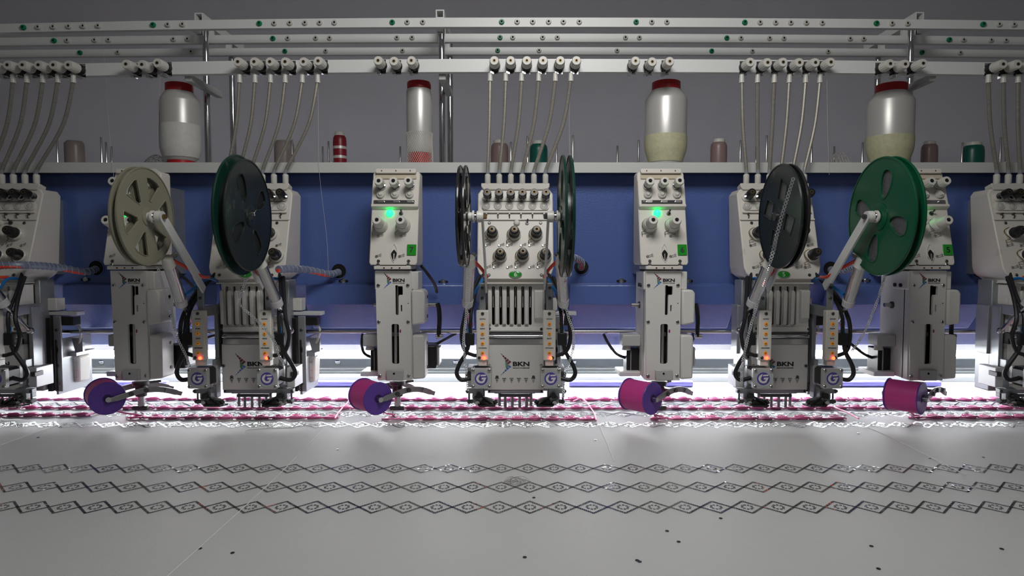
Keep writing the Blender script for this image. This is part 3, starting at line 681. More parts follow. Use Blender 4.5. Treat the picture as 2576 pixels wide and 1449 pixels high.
# ------------------------------------------------------------------ spring tubes from tension rail to heads
ORD = ['first', 'second', 'third', 'fourth', 'fifth', 'sixth']
tops = {8: [-8, 32, 67, 107, 145, 184], 7: [602, 641, 680, 717, 760, 799], 6: [1233, 1272, 1312, 1355, 1397, 1436], 5: [1866, 1906, 1948, 1986, 2027, 2063], 4: [2487, 2525, 2562, 2600]}
whr = {8: 'at the left picture edge', 7: 'behind the dark green rimmed reel', 6: 'above the middle needle head', 5: 'above the dark reel with square holes', 4: 'at the right picture edge'}
for k, lst in tops.items():
    for i, px in enumerate(lst):
        yt = 184 if k == 6 else 188
        a = W(px, yt, TD-.012); e = HP.p(1227+29*i, 466, .002); e = Vector((e.x-X6+HX[k], e.y, e.z))
        top1 = a+Vector((0, 0, -.014)); bot1 = e+Vector((0, 0, .018))
        r = root('thread_tube', e, '%s spring thread tube from left %s' % (ORD[i], whr[k]), 'thread tube', 'spring thread tubes between rail and heads')
        mid = top1.lerp(bot1, .45); mid.x += (top1.x-bot1.x)*.16; mid2 = top1.lerp(bot1, .93); mid2.x = bot1.x+(top1.x-bot1.x)*.05
        pts = bez([top1+Vector((0, 0, .004)), mid, mid2, bot1-Vector((0, 0, .004))], 14)
        n = len(pts)
        cut = int(n*.72)
        part('spring', MB().tube(pts[:cut], lambda t: .0031, 8), SPRING, r)
        part('hose', MB().tube(pts[cut-1:], .0033, 8), mat('grey_clear_hose', (.26, .28, .30), .3), r)
        part('top_ferrule', MB().cyl(a, top1, .0038, .0046, 12), MILKY, r)
        part('end_ferrule', MB().lathe([(.0026, -.004), (.0034, 0), (.0052, .004), (.0052, .0165), (.0040, .018)], 12, Matrix.Translation(e)), MILKY, r)
# ------------------------------------------------------------------ coiling heads
XC = {7: -.2034, 6: .2428, 8: -.6407, 5: .681}
CP = TP(1.045, 668, 1.085, 433)
ND = 1.075                        # depth of the needle axis
def make_coil():
    X0 = XC[7]; r = root('coiling_head', (X0, 1.08, TZ), '', 'embroidery head', 'cord coiling heads hung on the blue beam')
    hw = .0395; k = .00067
    def cx(rel, y): return 1300+0*rel
    def P(rel, y, h=0):           # point on the tilted plate, rel metres from the head's centre line
        p = CP.p(1300, y, h); return Vector((X0+rel, p.y, p.z))
    def Mt(rel, y, h=0):
        M_ = CP.m(1300, y, h); M_.translation.x = X0+rel; return M_
    outl = [(-hw, 660), (-hw*.94, 667), (hw*.94, 667), (hw, 660), (hw, 438), (hw*.94, 432), (-hw*.94, 432), (-hw, 438)]
    fr = [P(a, y) for a, y in outl]; bk = [(p.x, 1.112, p.z) for p in fr]
    part('tension_housing', prism(fr, bk), WHITE, r, .0015)
    part('beam_mount', MB().box(X0-.028, X0+.028, 1.111, BF+.0005, Zp(690, 1.12), Zp(470, 1.12)), CAST, r)
    # upper raised half with a lip
    o2 = [(-hw*.995, 524), (hw*.995, 524), (hw*.995, 453), (-hw*.995, 453)]
    fr = [P(a, y, .0055 if y > 500 else .0025) for a, y in o2]; bk = [P(a, y, -.002) for a, y in o2]
    part('raised_panel', prism(fr, bk), WHITE, r, .0014)
    part('panel_lip', prism([P(a, y, .0075) for a, y in ((-hw*.99, 523), (hw*.99, 523), (hw*.99, 516.5), (-hw*.99, 516.5))], [P(a, y, 0) for a, y in ((-hw*.99, 527), (hw*.99, 527), (hw*.99, 516.5), (-hw*.99, 516.5))]), WHITE, r, .001)
    b = part('top_flange', MB().plate(rrect(-.034, .034, -.0038, .0038, .0022, 4), [], -.006, .006, Mt(0, 433)), WHITE, r, .001)
    for a in (-.024, 0, .024): part('flange_hole', MB().lathe([(.0011, .0061), (.0011, .0066)], 8, Mt(a, 433)), INKR, b)
    part('felt_strip', MB().plate(rrect(-.034, .034, -.0032, .0032, .001, 2), [], 0, .0022, Mt(0, 446)), mat('cream_felt', (.58, .50, .38), .9, var=.1), r)
    for i, a in enumerate((-.0235, .0005, .0250)):
        b = place('tension_disc', kn_s['base'], r, Mt(a, 470-(.8 if i == 2 else 0), .003)); ob('tension_knob', kn_s['capw'], b); ob('knob_slot', kn_s['slotw'], b)
        place('thread_wheel', discw_me, r, Mt(a-.0005, 492, .0035))
    sp = part('guide_strip', MB().plate(rrect(-.034, .034, -.003, .003, .0006, 2), [], .005, .0066, Mt(-.001, 511)), CHROME, r)
    for a in (-.022, .003, .026): part('guide_clip', MB().plate(rrect(-.005, .005, -.0022, .0022, .002, 3), [], .0065, .0088, Mt(a, 510.5)), STEEL, sp)
    part('strip_screw', MB().lathe([(.0018, .0065), (.0018, .0076)], 10, Mt(-.030, 510.5)), DARKM, sp)
    part('indicator_lamp', MB().lathe([(.0064, 0), (.0064, .002), (.0048, .0048), (.002, .0062), (.0008, .0064)], 20, Mt(-.0085, 537)), LEDG, r, label='lit green indicator lamp')
    place('toggle_switch', tog_me, r, Mt(.0105, 537))
    for a in (-.0225, .0155):
        b = place('knob_base', kn_b['basew'], r, Mt(a, 568)); ob('tension_knob', kn_b['capw'], b); ob('knob_slot', kn_b['slotw'], b); ob('check_spring', spr_s, b)
    for a, y in ((-.026, 594), (.012, 594), (-.0275, 645), (.0105, 645)): place('thread_hook', hook_me, r, Mt(a, y))
    for a, y in ((-.024, 657), (.0255, 657)): screw(r, Mt(a, y), SCRD)
    for a, y in ((-.0245, 666), (.0250, 666)): screw(r, Mt(a, y, .0002))
    leaf = [(.0062*math.sin(PI*t)**.8*s_, .017*(1-2*t)) for s_, ts in ((1, [i/10 for i in range(10)]), (-1, [1-i/10 for i in range(10)])) for t in ts]
    b = part('thread_recess', MB().plate(leaf, [[(x*.8, y*.85) for x, y in leaf]], 0, .0012, Mt(.001, 636)), WHITE, r)
    part('recess_hole', MB().plate([(x*.88, y*.62-.0045) for x, y in leaf], [], 0, .0006, Mt(.001, 637)), HOLE, b)
    part('recess_pin', MB().cyl(Mt(.001, 636) @ Vector((0, -.013, .001)), Mt(.001, 636) @ Vector((0, -.002, .001)), .0016, n=8), STEEL, b)
    part('number_tag', MB().plate(rrect(-.0076, .0076, -.0092, .0092, .0012, 3), [], 0, .0016, Mt(.0300, 629)), GREENP, r, .0005, label='green square number tag')
    part('lower_lip', MB().box(X0-.031, X0+.0295, 1.042, 1.10, Zp(678, 1.042), Zp(669, 1.042)), WHITE, r, .0012)
    for a in (-.014, -.0015, .0115): part('lip_mark', MB().lathe([(.0013, 0), (.0013, .0006)], 8, Matrix.Translation((X0+a, 1.0419, Zp(674, 1.042))) @ FRONT), INKR, r)
    # lower body and slotted front plate
    d = 1.05; q = PXM(d); ox, oy = 990, 818
    lx = lambda px: (px-ox)*q
    ly = lambda py: Zp(py, d)-Zp(oy, d)
    out = [(lx(950), ly(957)), (lx(1034), ly(957)), (lx(1035), ly(681)), (lx(945), ly(681))]
    h1 = [(lx(a), ly(b)) for a, b in ((995, 790), (997, 793), (1001, 793), (1003, 790), (1003.5, 746), (1005, 742), (1013, 742), (1014, 740), (1014, 722), (1013, 720), (1003, 720), (1001, 717.5), (997, 717.5), (995, 720))]
    h2 = rrect(lx(1008.5), lx(1012), ly(784), ly(767), lx(991.6), 3)
    h3 = rrect(lx(984.5), lx(1003.5), ly(916), ly(815), lx(995), 5)
    part('front_plate', MB().plate(out, [h1, h2, h3], -.005, 0, fm(ox, oy, d)), PLATE, r)
    part('slot_inside', MB().pb(952, 1032, 700, 950, d+.016, .002), HOLE, r)
    part('slot_shaft', MB().cyl(W(1000, 715, d+.010), W(1000, 800, d+.010), .0022, n=10), STEEL, r)
    part('needle_bar', MB().cyl(W(996, 812, d+.0105), W(996, 918, d+.0105), .0042, n=12), STEEL, r)
    part('needle_clamp', MB().pb(985, 1003, 836, 846, d+.007, .007), DARKM, r)
    part('body', MB().box(X0-.0295, X0+.0295, d+.018, 1.138, Zp(956, d), Zp(684, d)), PLATE, r, .002)
    for sx_ in (-1, 1): part('plate_side', MB().box(X0+sx_*.0283-.0010, X0+sx_*.0283+.0010, d+.004, d+.02, Zp(956, d), Zp(682, d)), PLATE, r)
    for sx_, x0, x1 in ((-1, -.0325, -.028), (1, .0285, .040)):
        part('upper_side_block', MB().box(X0+x0, X0+x1, d+.004, 1.10, Zp(729, d), Zp(683, d)), PLATE, r, .0015)
    for dd in (1.072, 1.088):
        part('block_bolt', MB().cyl((X0-.0325, dd, Zp(718, 1.06)), (X0-.0350, dd, Zp(718, 1.06)), .0032, n=12), BLACK, r)
    part('side_pin', MB().cyl((X0-.0290, 1.10, Zp(768, 1.09)), (X0-.0440, 1.10, Zp(768, 1.09)), .0036, n=12), STEEL, r)
    part('side_pin_washer', MB().cyl((X0-.0290, 1.10, Zp(768, 1.09)), (X0-.0320, 1.10, Zp(768, 1.09)), .0060, n=14), DARKM, r)
    for x, y in ((952, 718), (1026, 718), (953, 810), (1027, 810), (955.5, 945.5), (1028.5, 945.5)): screw(r, fm(x, y, d))
    part('ink_spot', MB().lathe([(1, 0), (1, .0003)], 10, fm(1007, 833, d) @ Matrix.Diagonal((.0014, .003, 1, 1))), mat('magenta_ink', (.25, .03, .16), .5), r)
    part('plate_mark', MB().lathe([(.0008, 0), (.0008, .0004)], 8, fm(1027, 763, d)), HOLE, r)
    logo(r, 964, 985.5, 685, 727, 988, 1018, 705, 8.2, d)
    b = part('nose_block', MB().pb(971, 1014, 931, 958, d-.006, .03), GREYP, r, .0015)
    part('nose_hole', MB().lathe([(.0018, 0), (.0018, .0005)], 10, fm(991, 940, d-.006)), HOLE, b)
    # right hand boxes, crank and motor
    def sidebox(name, x0, x1, d0, d1, y0, y1, cham):
        zt_, zb = Zp(y0, d0), Zp(y1, d0)
        pts = [(x0, zb), (x1, zb+cham*.6), (x1, zt_-cham), (x1-.004, zt_), (x0, zt_)]
        b_ = part(name, prism([(X0+a, d0, z) for a, z in pts], [(X0+a, d1, z) for a, z in pts]), PLATE, r, .003)
        for y in (y0+.22*(y1-y0), y0+.78*(y1-y0)):
            part('cover_bolt', MB().lathe([(.0028, 0), (.0028, .0012), (.0018, .0012)], 10, Matrix.Translation((X0+x1, (d0+d1)/2+.008, Zp(y, d0))) @ Matrix.Rotation(PI/2, 4, 'Y')), BLACK, b_)
    sidebox('lever_cover', .0297, .0515, 1.046, 1.09, 729, 819, .006)
    sidebox('gear_cover', .0297, .0505, 1.050, 1.09, 843, 955, .003)
    part('crank_pin', MB().cyl((X0+.045, 1.098, Zp(767, 1.09)), (X0+.068, 1.098, Zp(767, 1.09)), .0036, n=12), STEEL, r)
    part('crank_arm', MB().tube(bez([(X0+.066, 1.098, Zp(764, 1.09)), (X0+.0685, 1.097, Zp(776, 1.09)), (X0+.0700, 1.095, Zp(805, 1.09)), (X0+.0690, 1.093, Zp(835, 1.09)), (X0+.0695, 1.092, Zp(848, 1.09))], 5), .0052, 8, .7), BLACK, r)
    part('crank_roller', MB().cyl((X0+.064, 1.092, Zp(846, 1.09)), (X0+.076, 1.092, Zp(846, 1.09)), .0042, n=12), STEEL, r)
    b = part('stepper_motor', MB().box(X0+.0300, X0+.0640, 1.096, 1.138, Zp(924, 1.11), Zp(866, 1.11)), BLACK, r, .003)
    part('motor_cap', MB().box(X0+.064, X0+.0685, 1.10, 1.134, Zp(918, 1.11), Zp(872, 1.11)), GREYP, b, .002)
    # left hand box, knob, motor, shelf
    b = part('clamp_box', MB().box(X0-.0612, X0-.0297, 1.086, 1.118, Zp(871, 1.088), Zp(842, 1.088)), GREYP, r, .002)
    part('box_knob', MB().cyl((X0-.052, 1.10, Zp(882, 1.09)), (X0-.052, 1.10, Zp(870, 1.088)), .008, .006, 16), MILKY, b)
    b = part('side_motor', MB().box(X0-.0515, X0-.0298, 1.100, 1.136, Zp(935, 1.11), Zp(874, 1.11)), BLACK, r, .002)
    part('motor_fin', MB().box(X0-.0450, X0-.0440, 1.098, 1.101, Zp(930, 1.11), Zp(880, 1.11)), GREYP, b)
    part('motor_bracket', MB().box(X0-.0660, X0-.0298, 1.086, 1.138, Zp(946, 1.09), Zp(934, 1.09)), PLATE, r, .0015)
    part('motor_cable', MB().tube(bez([(X0-.050, 1.12, Zp(900, 1.12)), (X0-.066, 1.12, Zp(890, 1.12)), (X0-.076, 1.14, Zp(868, 1.14)), (X0-.082, 1.17, Zp(842, 1.17))]), .0026, 7), RUBBER, r)
    part('rear_cable', MB().tube(bez([(X0+.035, 1.12, Zp(668, 1.11)), (X0+.046, 1.12, Zp(688, 1.12)), (X0+.056, 1.14, Zp(715, 1.14)), (X0+.058, 1.155, Zp(735, 1.155))]), .0028, 7), RUBBER, r)
    part('lower_cable', MB().tube(bez([(X0+.058, 1.12, Zp(868, 1.12)), (X0+.070, 1.13, Zp(858, 1.13)), (X0+.082, 1.16, Zp(846, 1.16)), (X0+.088, 1.19, Zp(840, 1.19))]), .0028, 7), RUBBER, r)
    # rotating cord holder: hub with two curved arms; its own origin on the needle axis so it can turn
    Zc = lambda y: Zp(y, ND)
    m = MB(); o = Vector((X0, ND, 0))
    m.lathe([(.0125, Zc(968)), (.0135, Zc(966)), (.0135, Zc(959)), (.0105, Zc(958))], 20)
    m.lathe([(.0085, Zc(996)), (.0090, Zc(994)), (.0090, Zc(968))], 18); m.box(.006, .030, -.004, .003, Zc(966), Zc(960))
    hub = ob('rotor_hub', m.mesh('rotor_hub', DARKM), r, Matrix.Translation(Vector((X0, ND, 0))-r.location))
    path = [(-.0535, 989), (-.044, 987), (-.032, 983.5), (-.016, 978), (.0, 975), (.018, 976), (.034, 982), (.046, 989), (.056, 995)]
    for side in (-1, 1):
        m = MB(); up = []; lo = []
        pp = bez([(a, 0, Zc(y)) for a, y in path], 3); n = len(pp)
        for i, p in enumerate(pp):
            t_ = (pp[min(i+1, n-1)]-pp[max(0, i-1)]).normalized(); nr = Vector((-t_.z, 0, t_.x)); hh = .0046 if .12 < i/n < .85 else .0036
            up.append(p+nr*hh); lo.append(p-nr*hh)
        poly = up+lo[::-1]
        y0_, y1_ = (side*.0290-.0016, side*.0290+.0016)
        me = prism([(p.x, y0_, p.z) for p in poly], [(p.x, y1_, p.z) for p in poly]).mesh('spool_arm', ARMM); ob('spool_arm', me, hub, bevel=.0006)
        for a, y in ((-.020, 979.5), (.002, 975), (.034, 982)):
            me = MB().cyl((a, side*.0285, Zc(y)), (a, side*.0335, Zc(y)), .0036 if a < .03 else .0046, n=14).mesh('arm_bolt', DARKM if a < .03 else CAST); ob('arm_bolt', me, hub)
        ob('spool_axle', MB().cyl((-.0525, side*.0262, Zc(986)), (-.0525, side*.034, Zc(986)), .0042, n=12).mesh('spool_axle', STEEL), hub)
    ob('arm_bridge', MB().box(-.004, .008, -.028, .028, Zc(981), Zc(973)).mesh('arm_bridge', DARKM), hub)
    part('needle_tube', MB().cyl((X0, ND, Zc(1022)), (X0, ND, Zc(988)), .0056, n=16), STEEL, r)
    part('foot_holder', MB().box(X0-.013, X0+.012, ND-.006, ND+.006, Zc(1031), Zc(1020)), DARKM, r, .002)
    part('clamp_screw', MB().cyl((X0-.014, ND-.003, Zc(1025)), (X0-.019, ND-.003, Zc(1025)), .0032, n=10), STEEL, r)
    part('cord_guide', MB().tube([(X0-.008, ND-.004, Zc(1026)), (X0-.0078, ND-.004, Zc(1046)), (X0-.004, ND-.002, TZ+.007)], .0018, 8), STEEL, r)
    part('foot_finger', MB().tube([(X0-.006, ND-.004, Zc(1046)), (X0+.001, ND-.006, Zc(1050)), (X0+.007, ND-.008, TZ+.004)], .0011, 6), DARKM, r)
    return r
coil7 = make_coil(); coils = {7: coil7}
for k in (6, 8, 5):
    o = copy_tree(coil7); o.location.x = XC[k]; coils[k] = o
coils[7]['label'] = 'white cord coiling head with green tag seven left of the middle'
coils[6]['label'] = 'white cord coiling head with green tag six right of the middle'
coils[8]['label'] = 'white cord coiling head behind the beige spoked reel'
coils[5]['label'] = 'white cord coiling head with green tag five beside the bright green reel'
TH = {8: 41, 7: 43, 6: 42, 5: 41}
for k, o in coils.items():
    q = text_mb(str(k), .0095, .012); Mx = CP.m(1300, 629, .0017); Mx.translation.x = XC[7]+.030; z = MB(); z.v = [Mx @ v for v in q.v]; z.f = q.f
    me = z.mesh('tag_digit', INK, coil7.location); ob('tag_digit', me, [c for c in o.children if c.name.startswith('number_tag')][0])
    hub = [c for c in o.children if c.name.startswith('rotor_hub')][0]; hub.rotation_euler = (0, 0, math.radians(TH[k]))
# cord spools held between the arms
lab = {8: 'purple cord spool with its disc facing out under the leftmost coiling head', 7: 'purple and pink cord spool turned half sideways under coiling head seven', 6: 'magenta cord spool with purple end under coiling head six', 5: 'magenta cord spool lying sideways under coiling head five'}
sp_src = None
for k in (8, 7, 6, 5):
    th = math.radians(TH[k]); zc = Zp(985, ND); c = Vector((XC[k]-.0525*math.cos(th), ND-.0525*math.sin(th), zc))
    r = root('cord_spool', c, lab[k], 'cord spool', 'cord spools under the coiling heads'); r.rotation_euler = (0, 0, th)
    if sp_src is None:
        R_ = Matrix.Rotation(PI/2, 4, 'X')
        fl = MB().lathe([(.004, -.0008), (.0262, -.0010), (.0268, 0), (.0262, .0010), (.004, .0008)], 36, R_).mesh('flange', PURPLE)
        wd = MB().lathe([(.020, -.0235), (.0250, -.0232)]+[(.0252-.0004*(i % 2), -.022+.0022*i) for i in range(21)]+[(.0250, .0232), (.020, .0235)], 36, R_).mesh('cord_winding', MAGENTA)
        cr = MB().lathe([(.0068, -.0256), (.0068, .0256)], 16, R_).mesh('core', mat('dark_purple_core', (.035, .012, .10), .45), None)
        sp_src = (fl, wd, cr)
    ob('flange', sp_src[0], r, Matrix.Translation((0, -.0245, 0))); ob('flange', sp_src[0], r, Matrix.Translation((0, .0245, 0)))
    ob('cord_winding', sp_src[1], r); ob('core', sp_src[2], r)
    a = c+Matrix.Rotation(th, 3, 'Z') @ Vector((.004, -.004, -.0225)); e = Vector((XC[k]-.004, ND-.003, TZ+.006))
    m = MB().tube(bez([a, a.lerp(e, .5)+Vector((0, 0, -.001)), e]), .0013, 7)
    ob('running_cord', m.mesh('running_cord', PINK, c), r, Matrix.Rotation(-th, 4, 'Z'))
# ------------------------------------------------------------------ sequin devices
PD = 1.010
txt_me = {}
def make_device(s):
    def mx(px): return px if s < 0 else 2*1297-px+2
    X0 = X6; r = root('sequin_device', (X0, 1.04, TZ), '', 'sequin device', 'sequin devices on both sides of the needle heads')
    def pb(a, b, y0, y1, d, t_): a, b = sorted((mx(a), mx(b))); return MB().pb(a, b, y0, y1, d, t_)
    def q(px, py, d): return W(mx(px), py, d)
    part('mount_plate', pb(1205, 1221, 712, 792, PD+.012, .004), CAST, r, .001)
    part('mount_arm', pb(1206, 1219, 772, 798, PD+.016, .079 if s < 0 else .092), CAST, r, .001)
    part('lift_guide', pb(1207, 1217, 772, 925, 1.083, .022), CAST, r, .001)
    for y in (724, 750): screw(r, Matrix.Translation(q(1213, y, PD+.012)) @ FRONT, SCRD)
    # swinging arm in the YZ plane
    xa = X0+s*.0467; A = Vector((xa, 1.020, Zp(722, 1.018))); B = Vector((xa, .905, Zp(545, .905))); L = (B-A).length
    ux = (B-A).normalized(); uz = Vector((s, 0, 0)); uy = uz.cross(ux)
    Ma = Matrix((ux, uy, uz)).transposed().to_4x4(); Ma.translation = A
    h = .0078; ol = [(-.004, -h*1.2), (.03, -h*1.2), (.036, -h)]+[(L+h*math.cos(t_), h*math.sin(t_)) for t_ in [-PI/2+PI*i/10 for i in range(11)]]+[(.036, h), (.018, h), (.014, h*.4), (-.004, h*.4)]
    part('reel_arm', MB().plate(ol, [circ(.0009, 8, L*f, g) for f, g in ((.35, .002), (.35, -.002), (.55, .003), (.55, -.003), (.6, 0), (.85, 0))], -.0015, .0015, Ma), mat('white_arm_paint', (.62, .63, .62), .4, var=.05), r)
    ax = lambda d0: Matrix.Translation(B) @ Matrix.Rotation(s*PI/2, 4, 'Y')
    part('axle_bushing', MB().lathe([(.0080, .0015), (.0082, .003), (.0082, .0075), (.0066, .008)], 20, ax(0)), MILKY, r)
    part('axle', MB().lathe([(.003, -.004), (.003, .0143)], 12, ax(0)), STEEL, r)
    spz = MB(); spz.tube([ax(0) @ Vector((.0058*math.cos(i*.7), .0058*math.sin(i*.7), 0.0078+.004*i/40)) for i in range(41)], .0005, 4); part('axle_spring', spz, CHROME, r)
    part('outer_bushing', MB().lathe([(.0066, .0112), (.0088, .0116), (.0088, .0140), (.0080, .0143)], 20, ax(0)), MILKY, r)
    part('axle_nut', MB().lathe([(.0036, -.006), (.0036, -.0015)], 6, ax(0)), BRASS if s < 0 else DARKM, r)
    # air cylinder
    c0 = Vector((X0+s*.069, .960, Zp(664, .960))); c1 = Vector((X0+s*.0755, 1.004, Zp(757, 1.004))); c2 = Vector((X0+s*.077, 1.060, Zp(832, 1.060)))
    part('air_cylinder', MB().cyl(c0, c1, .0086, n=20), STEEL, r)
    dr = (c1-c0).normalized()
    part('cylinder_cap', MB().cyl(c0-dr*.012, c0+dr*.004, .0076, .0094, 18), MILKY, r)
    part('cylinder_foot', MB().cyl(c1-dr*.003, c1+dr*.009, .0094, .0085, 12), ALU, r)
    part('piston_rod', MB().cyl(c1+dr*.008, c2, .0028, n=10), CHROME, r)
    part('rod_end', MB().lathe([(.002, -.0055), (.005, -.003), (.0056, 0), (.005, .003), (.002, .0055)], 12, Matrix.Translation(c2) @ Matrix.Rotation(PI/2, 4, 'Y')), STEEL, r)
    part('air_fitting', MB().cyl(c0-dr*.006, c0-dr*.006+Vector((-s*.006, .012, .010)), .0040, n=12), STEEL, r)
    f0 = c0-dr*.004+Vector((-s*.005, .006, .002)); 
    part('red_air_tube', MB().tube(bez([f0, f0+Vector((-s*.010, .022, -.012)), f0+Vector((-s*.018, .05, -.026)), f0+Vector((-s*.012, .085, -.028))]), .0026, 8), REDHOSE, r)
    part('blue_air_tube', MB().tube(bez([c1-dr*.008+Vector((-s*.008, .004, .004)), c1+Vector((-s*.016, .02, .022)), c1+Vector((-s*.022, .045, .034)), c1+Vector((-s*.020, .075, .030))]), .0024, 8), BLUEHOSE, r)
    # control panel
    b = part('control_panel', pb(1198, 1230, 781, 907, PD, .012), WHITE, r, .0016)
    for i, (y, tx) in enumerate(((815, 'DOWN'), (839.5, 'FORW'), (864, 'BACK'), (888, 'UP/ORIGIN'))):
        M_ = Matrix.Translation(W(mx(1214), y, PD)) @ FRONT
        part('push_button', MB().lathe([(.0028, 0), (.0028, .0012), (.0022, .0016)], 14, M_), ORANGE, b)
        part('button_square', MB().box(-.0009, .0009, -.0009, .0009, .0016, .0022).mesh('x', HOLE) and MB().lathe([(.0010, .0016), (.0010, .0021)], 4, M_), HOLE, b)
        if tx not in txt_me: txt_me[tx] = text_mb(tx, .0020, .015)
        M2 = Matrix.Translation(W(mx(1214), y-12.5, PD-.0001)) @ FRONT; z = MB(); z.v = [M2 @ v for v in txt_me[tx].v]; z.f = txt_me[tx].f
        part('button_lettering', z, INK, b)
    M_ = Matrix.Translation(W(mx(1214)+4, 901, PD)) @ FRONT
    part('warning_led', MB().lathe([(.0026, 0), (.0026, .001), (.0018, .0024), (.0006, .0028)], 14, M_), LEDR, b, label='lit red warning lamp')
    for px, y in ((1214, 789), (1206, 900)): screw(r, Matrix.Translation(W(mx(px), y, PD)) @ FRONT, SCRD)
    part('panel_foot', pb(1204, 1224, 907, 920, PD+.003, .012), MILKY, r)
    # motor with round emblem
    cxm = mx(1210.5); h = 25.7*PXM(PD); M_ = Matrix.Translation(W(cxm, 952.5, PD)) @ FRONT
    b = part('motor_flange', MB().plate(rrect(-h, h, -h, h, .0022, 3), [], -.007, 0, M_), GREYP, r, .0008)
    part('motor_body', MB().plate([(-h*.95, -h*.7), (-h*.7, -h*.95), (h*.7, -h*.95), (h*.95, -h*.7), (h*.95, h*.7), (h*.7, h*.95), (-h*.7, h*.95), (-h*.95, h*.7)], [], -.030, -.007, M_), BLACK, r)
    part('motor_back', MB().plate(rrect(-h*.97, h*.97, -h*.97, h*.97, .002, 3), [], -.036, -.030, M_), GREYP, r)
    part('emblem_ring', MB().lathe([(h*.86, 0), (h*.86, .0004)], 32, M_), mat('pale_blue_grey_label', (.40, .45, .48), .4), b)
    part('emblem_rim', MB().plate(circ(h*.88, 32), [circ(h*.82, 32)], .0003, .0006, M_), GREYP, b)
    part('emblem_disc', MB().lathe([(h*.63, .0004), (h*.63, .0007)], 32, M_), mat('violet_label', (.09, .06, .30), .35, var=.6, scale=60), b)
    sw = MB(); st_ = [(h*.50*math.cos(t_), h*.46*math.sin(t_)) for t_ in [math.radians(a) for a in range(100, 330, 23)]]
    poly = st_+[(h*.52, h*.12), (h*.05, h*.10), (h*.02, -h*.08), (h*.26, -h*.08)]+[(h*.26*math.cos(t_), h*.26*math.sin(t_)) for t_ in [math.radians(a) for a in range(315, 105, -30)]]
    sw.plate(poly, [], .0007, .0010, M_); sw.plate([(-h*.05, h*.38), (h*.50, h*.42), (h*.46, h*.26), (-h*.05, h*.24)], [], .0007, .0010, M_)
    part('emblem_swoosh', sw, mat('silver_print', (.70, .70, .68), .35), b)
    tk = MB()
    for i in range(28):
        if i in (0, 14): continue
        a = 2*PI*i/28; tk.plate([(h*.70*math.cos(a+u)*1+0, h*.70*math.sin(a+u)) for u in (-.05, .05)]+[(h*.77*math.cos(a+u), h*.77*math.sin(a+u)) for u in (.05, -.05)], [], .0004, .0006, M_)
    part('emblem_ticks', tk, GREYP, b)
    for a, c_ in ((-1, -1), (1, -1), (-1, 1), (1, 1)): screw(r, M_ @ Matrix.Translation((a*h*.80, c_*h*.80, 0)))
    # feeder below the motor
    D = 1.05
    side = [(1188, 978), (1214, 978), (1215, 998), (1236, 1003), (1247, 1011), (1247, 1021), (1205, 1023), (1190, 1013), (1187, 1000)]
    hol = [(1216, 1003), (1223, 1003), (1223, 1008), (1216, 1007)]; hol2 = [(1230, 1007), (1235, 1009), (1235, 1013), (1230, 1012)]
    lc = lambda pts: [((mx(a)-1297)*PXM(D), Zp(b_, D)-Zp(1000, D)) for a, b_ in pts]
    part('feeder_plate', MB().plate(lc(side), [lc(hol), lc(hol2)], -.004, 0, fm(1297, 1000, D)), CAST, r)
    part('feeder_post', pb(1192, 1214, 975, 1004, D+.004, .022), CAST, r, .001)
    part('feeder_post_rear', pb(1209, 1219, 905, 1002, D+.018, .016), CAST, r, .001)
    part('feeder_lever', MB().cyl(q(1202, 991, D-.004), q(1242, 1020, D-.006), .0016, n=8), BLACK, r)
    part('feeder_drum', MB().cyl(q(1204, 996, D-.008), q(1204, 996, D+.002), .0046, n=14), DARKM, r)
    part('feeder_gear', MB().lathe([(.0040, -.004), (.0042, -.002), (.0042, .002), (.0040, .004)], 18, Matrix.Translation(q(1201, 1013, D-.003)) @ FRONT, rib=.12), STEEL, r)
    part('feeder_foot', prism([q(1201, 1018, D-.012), q(1246, 1018, D-.012), q(1246, 1024, D-.012), q(1206, 1024, D-.012)], [q(1201, 1014, D+.02), q(1246, 1014, D+.02), q(1246, 1019, D+.02), q(1206, 1019, D+.02)]), BLACK, r, .0006)
    part('feeder_cover', prism([q(1213, 1004, D-.003), q(1240, 1009, D-.003), q(1243, 1017, D-.006), q(1208, 1017, D-.006)], [q(1213, 1002, D+.014), q(1240, 1007, D+.014), q(1243, 1015, D+.014), q(1208, 1015, D+.014)]), DARKM, r, .0006)
    part('feeder_tip', MB().cyl(q(1244, 1006, D-.004), q(1249, 1015, D-.004), .0030, n=10), DARKM, r)
    part('guide_rod', MB().cyl(q(1180, 980, D+.004), q(1180, 1016, D+.004), .0015, n=8), DARKM, r)
    part('guide_block', pb(1173, 1190, 979, 990, D, .010), CAST, r, .0008)
    part('lower_guide_block', pb(1176, 1190, 1005, 1015, D, .012), DARKM, r, .0008)
    for px, y in ((1175, 984), (1179, 1010), (1196, 1001), (1186, 1008)): screw(r, Matrix.Translation(q(px, y, D-.001)) @ FRONT, SCRD)
    part('rear_stage', pb(1176, 1196, 925, 975, D+.012, .04), ALU, r, .001)
    part('stage_block', pb(1172, 1184, 936, 948, D+.006, .02), DARKM, r, .001)
    # connector and cables
    part('connector', pb(1170, 1193, 838, 869, PD+.004, .008), BLACK, r, .001)
    part('upper_cable', MB().tube(bez([q(1217, 688, 1.075), q(1196, 738, 1.045), q(1185, 790, 1.02), q(1183, 838, PD+.008)]), .0028, 8), RUBBER, r)
    part('lower_cable', MB().tube(bez([q(1178, 868, PD+.008), q(1172, 888, PD+.010), q(1155, 918, PD+.012), q(1149, 940, PD+.014), q(1160, 955, PD+.014), q(1180, 953, PD+.015), q(1190, 950, PD+.016)]), .0034, 8), RUBBER, r)
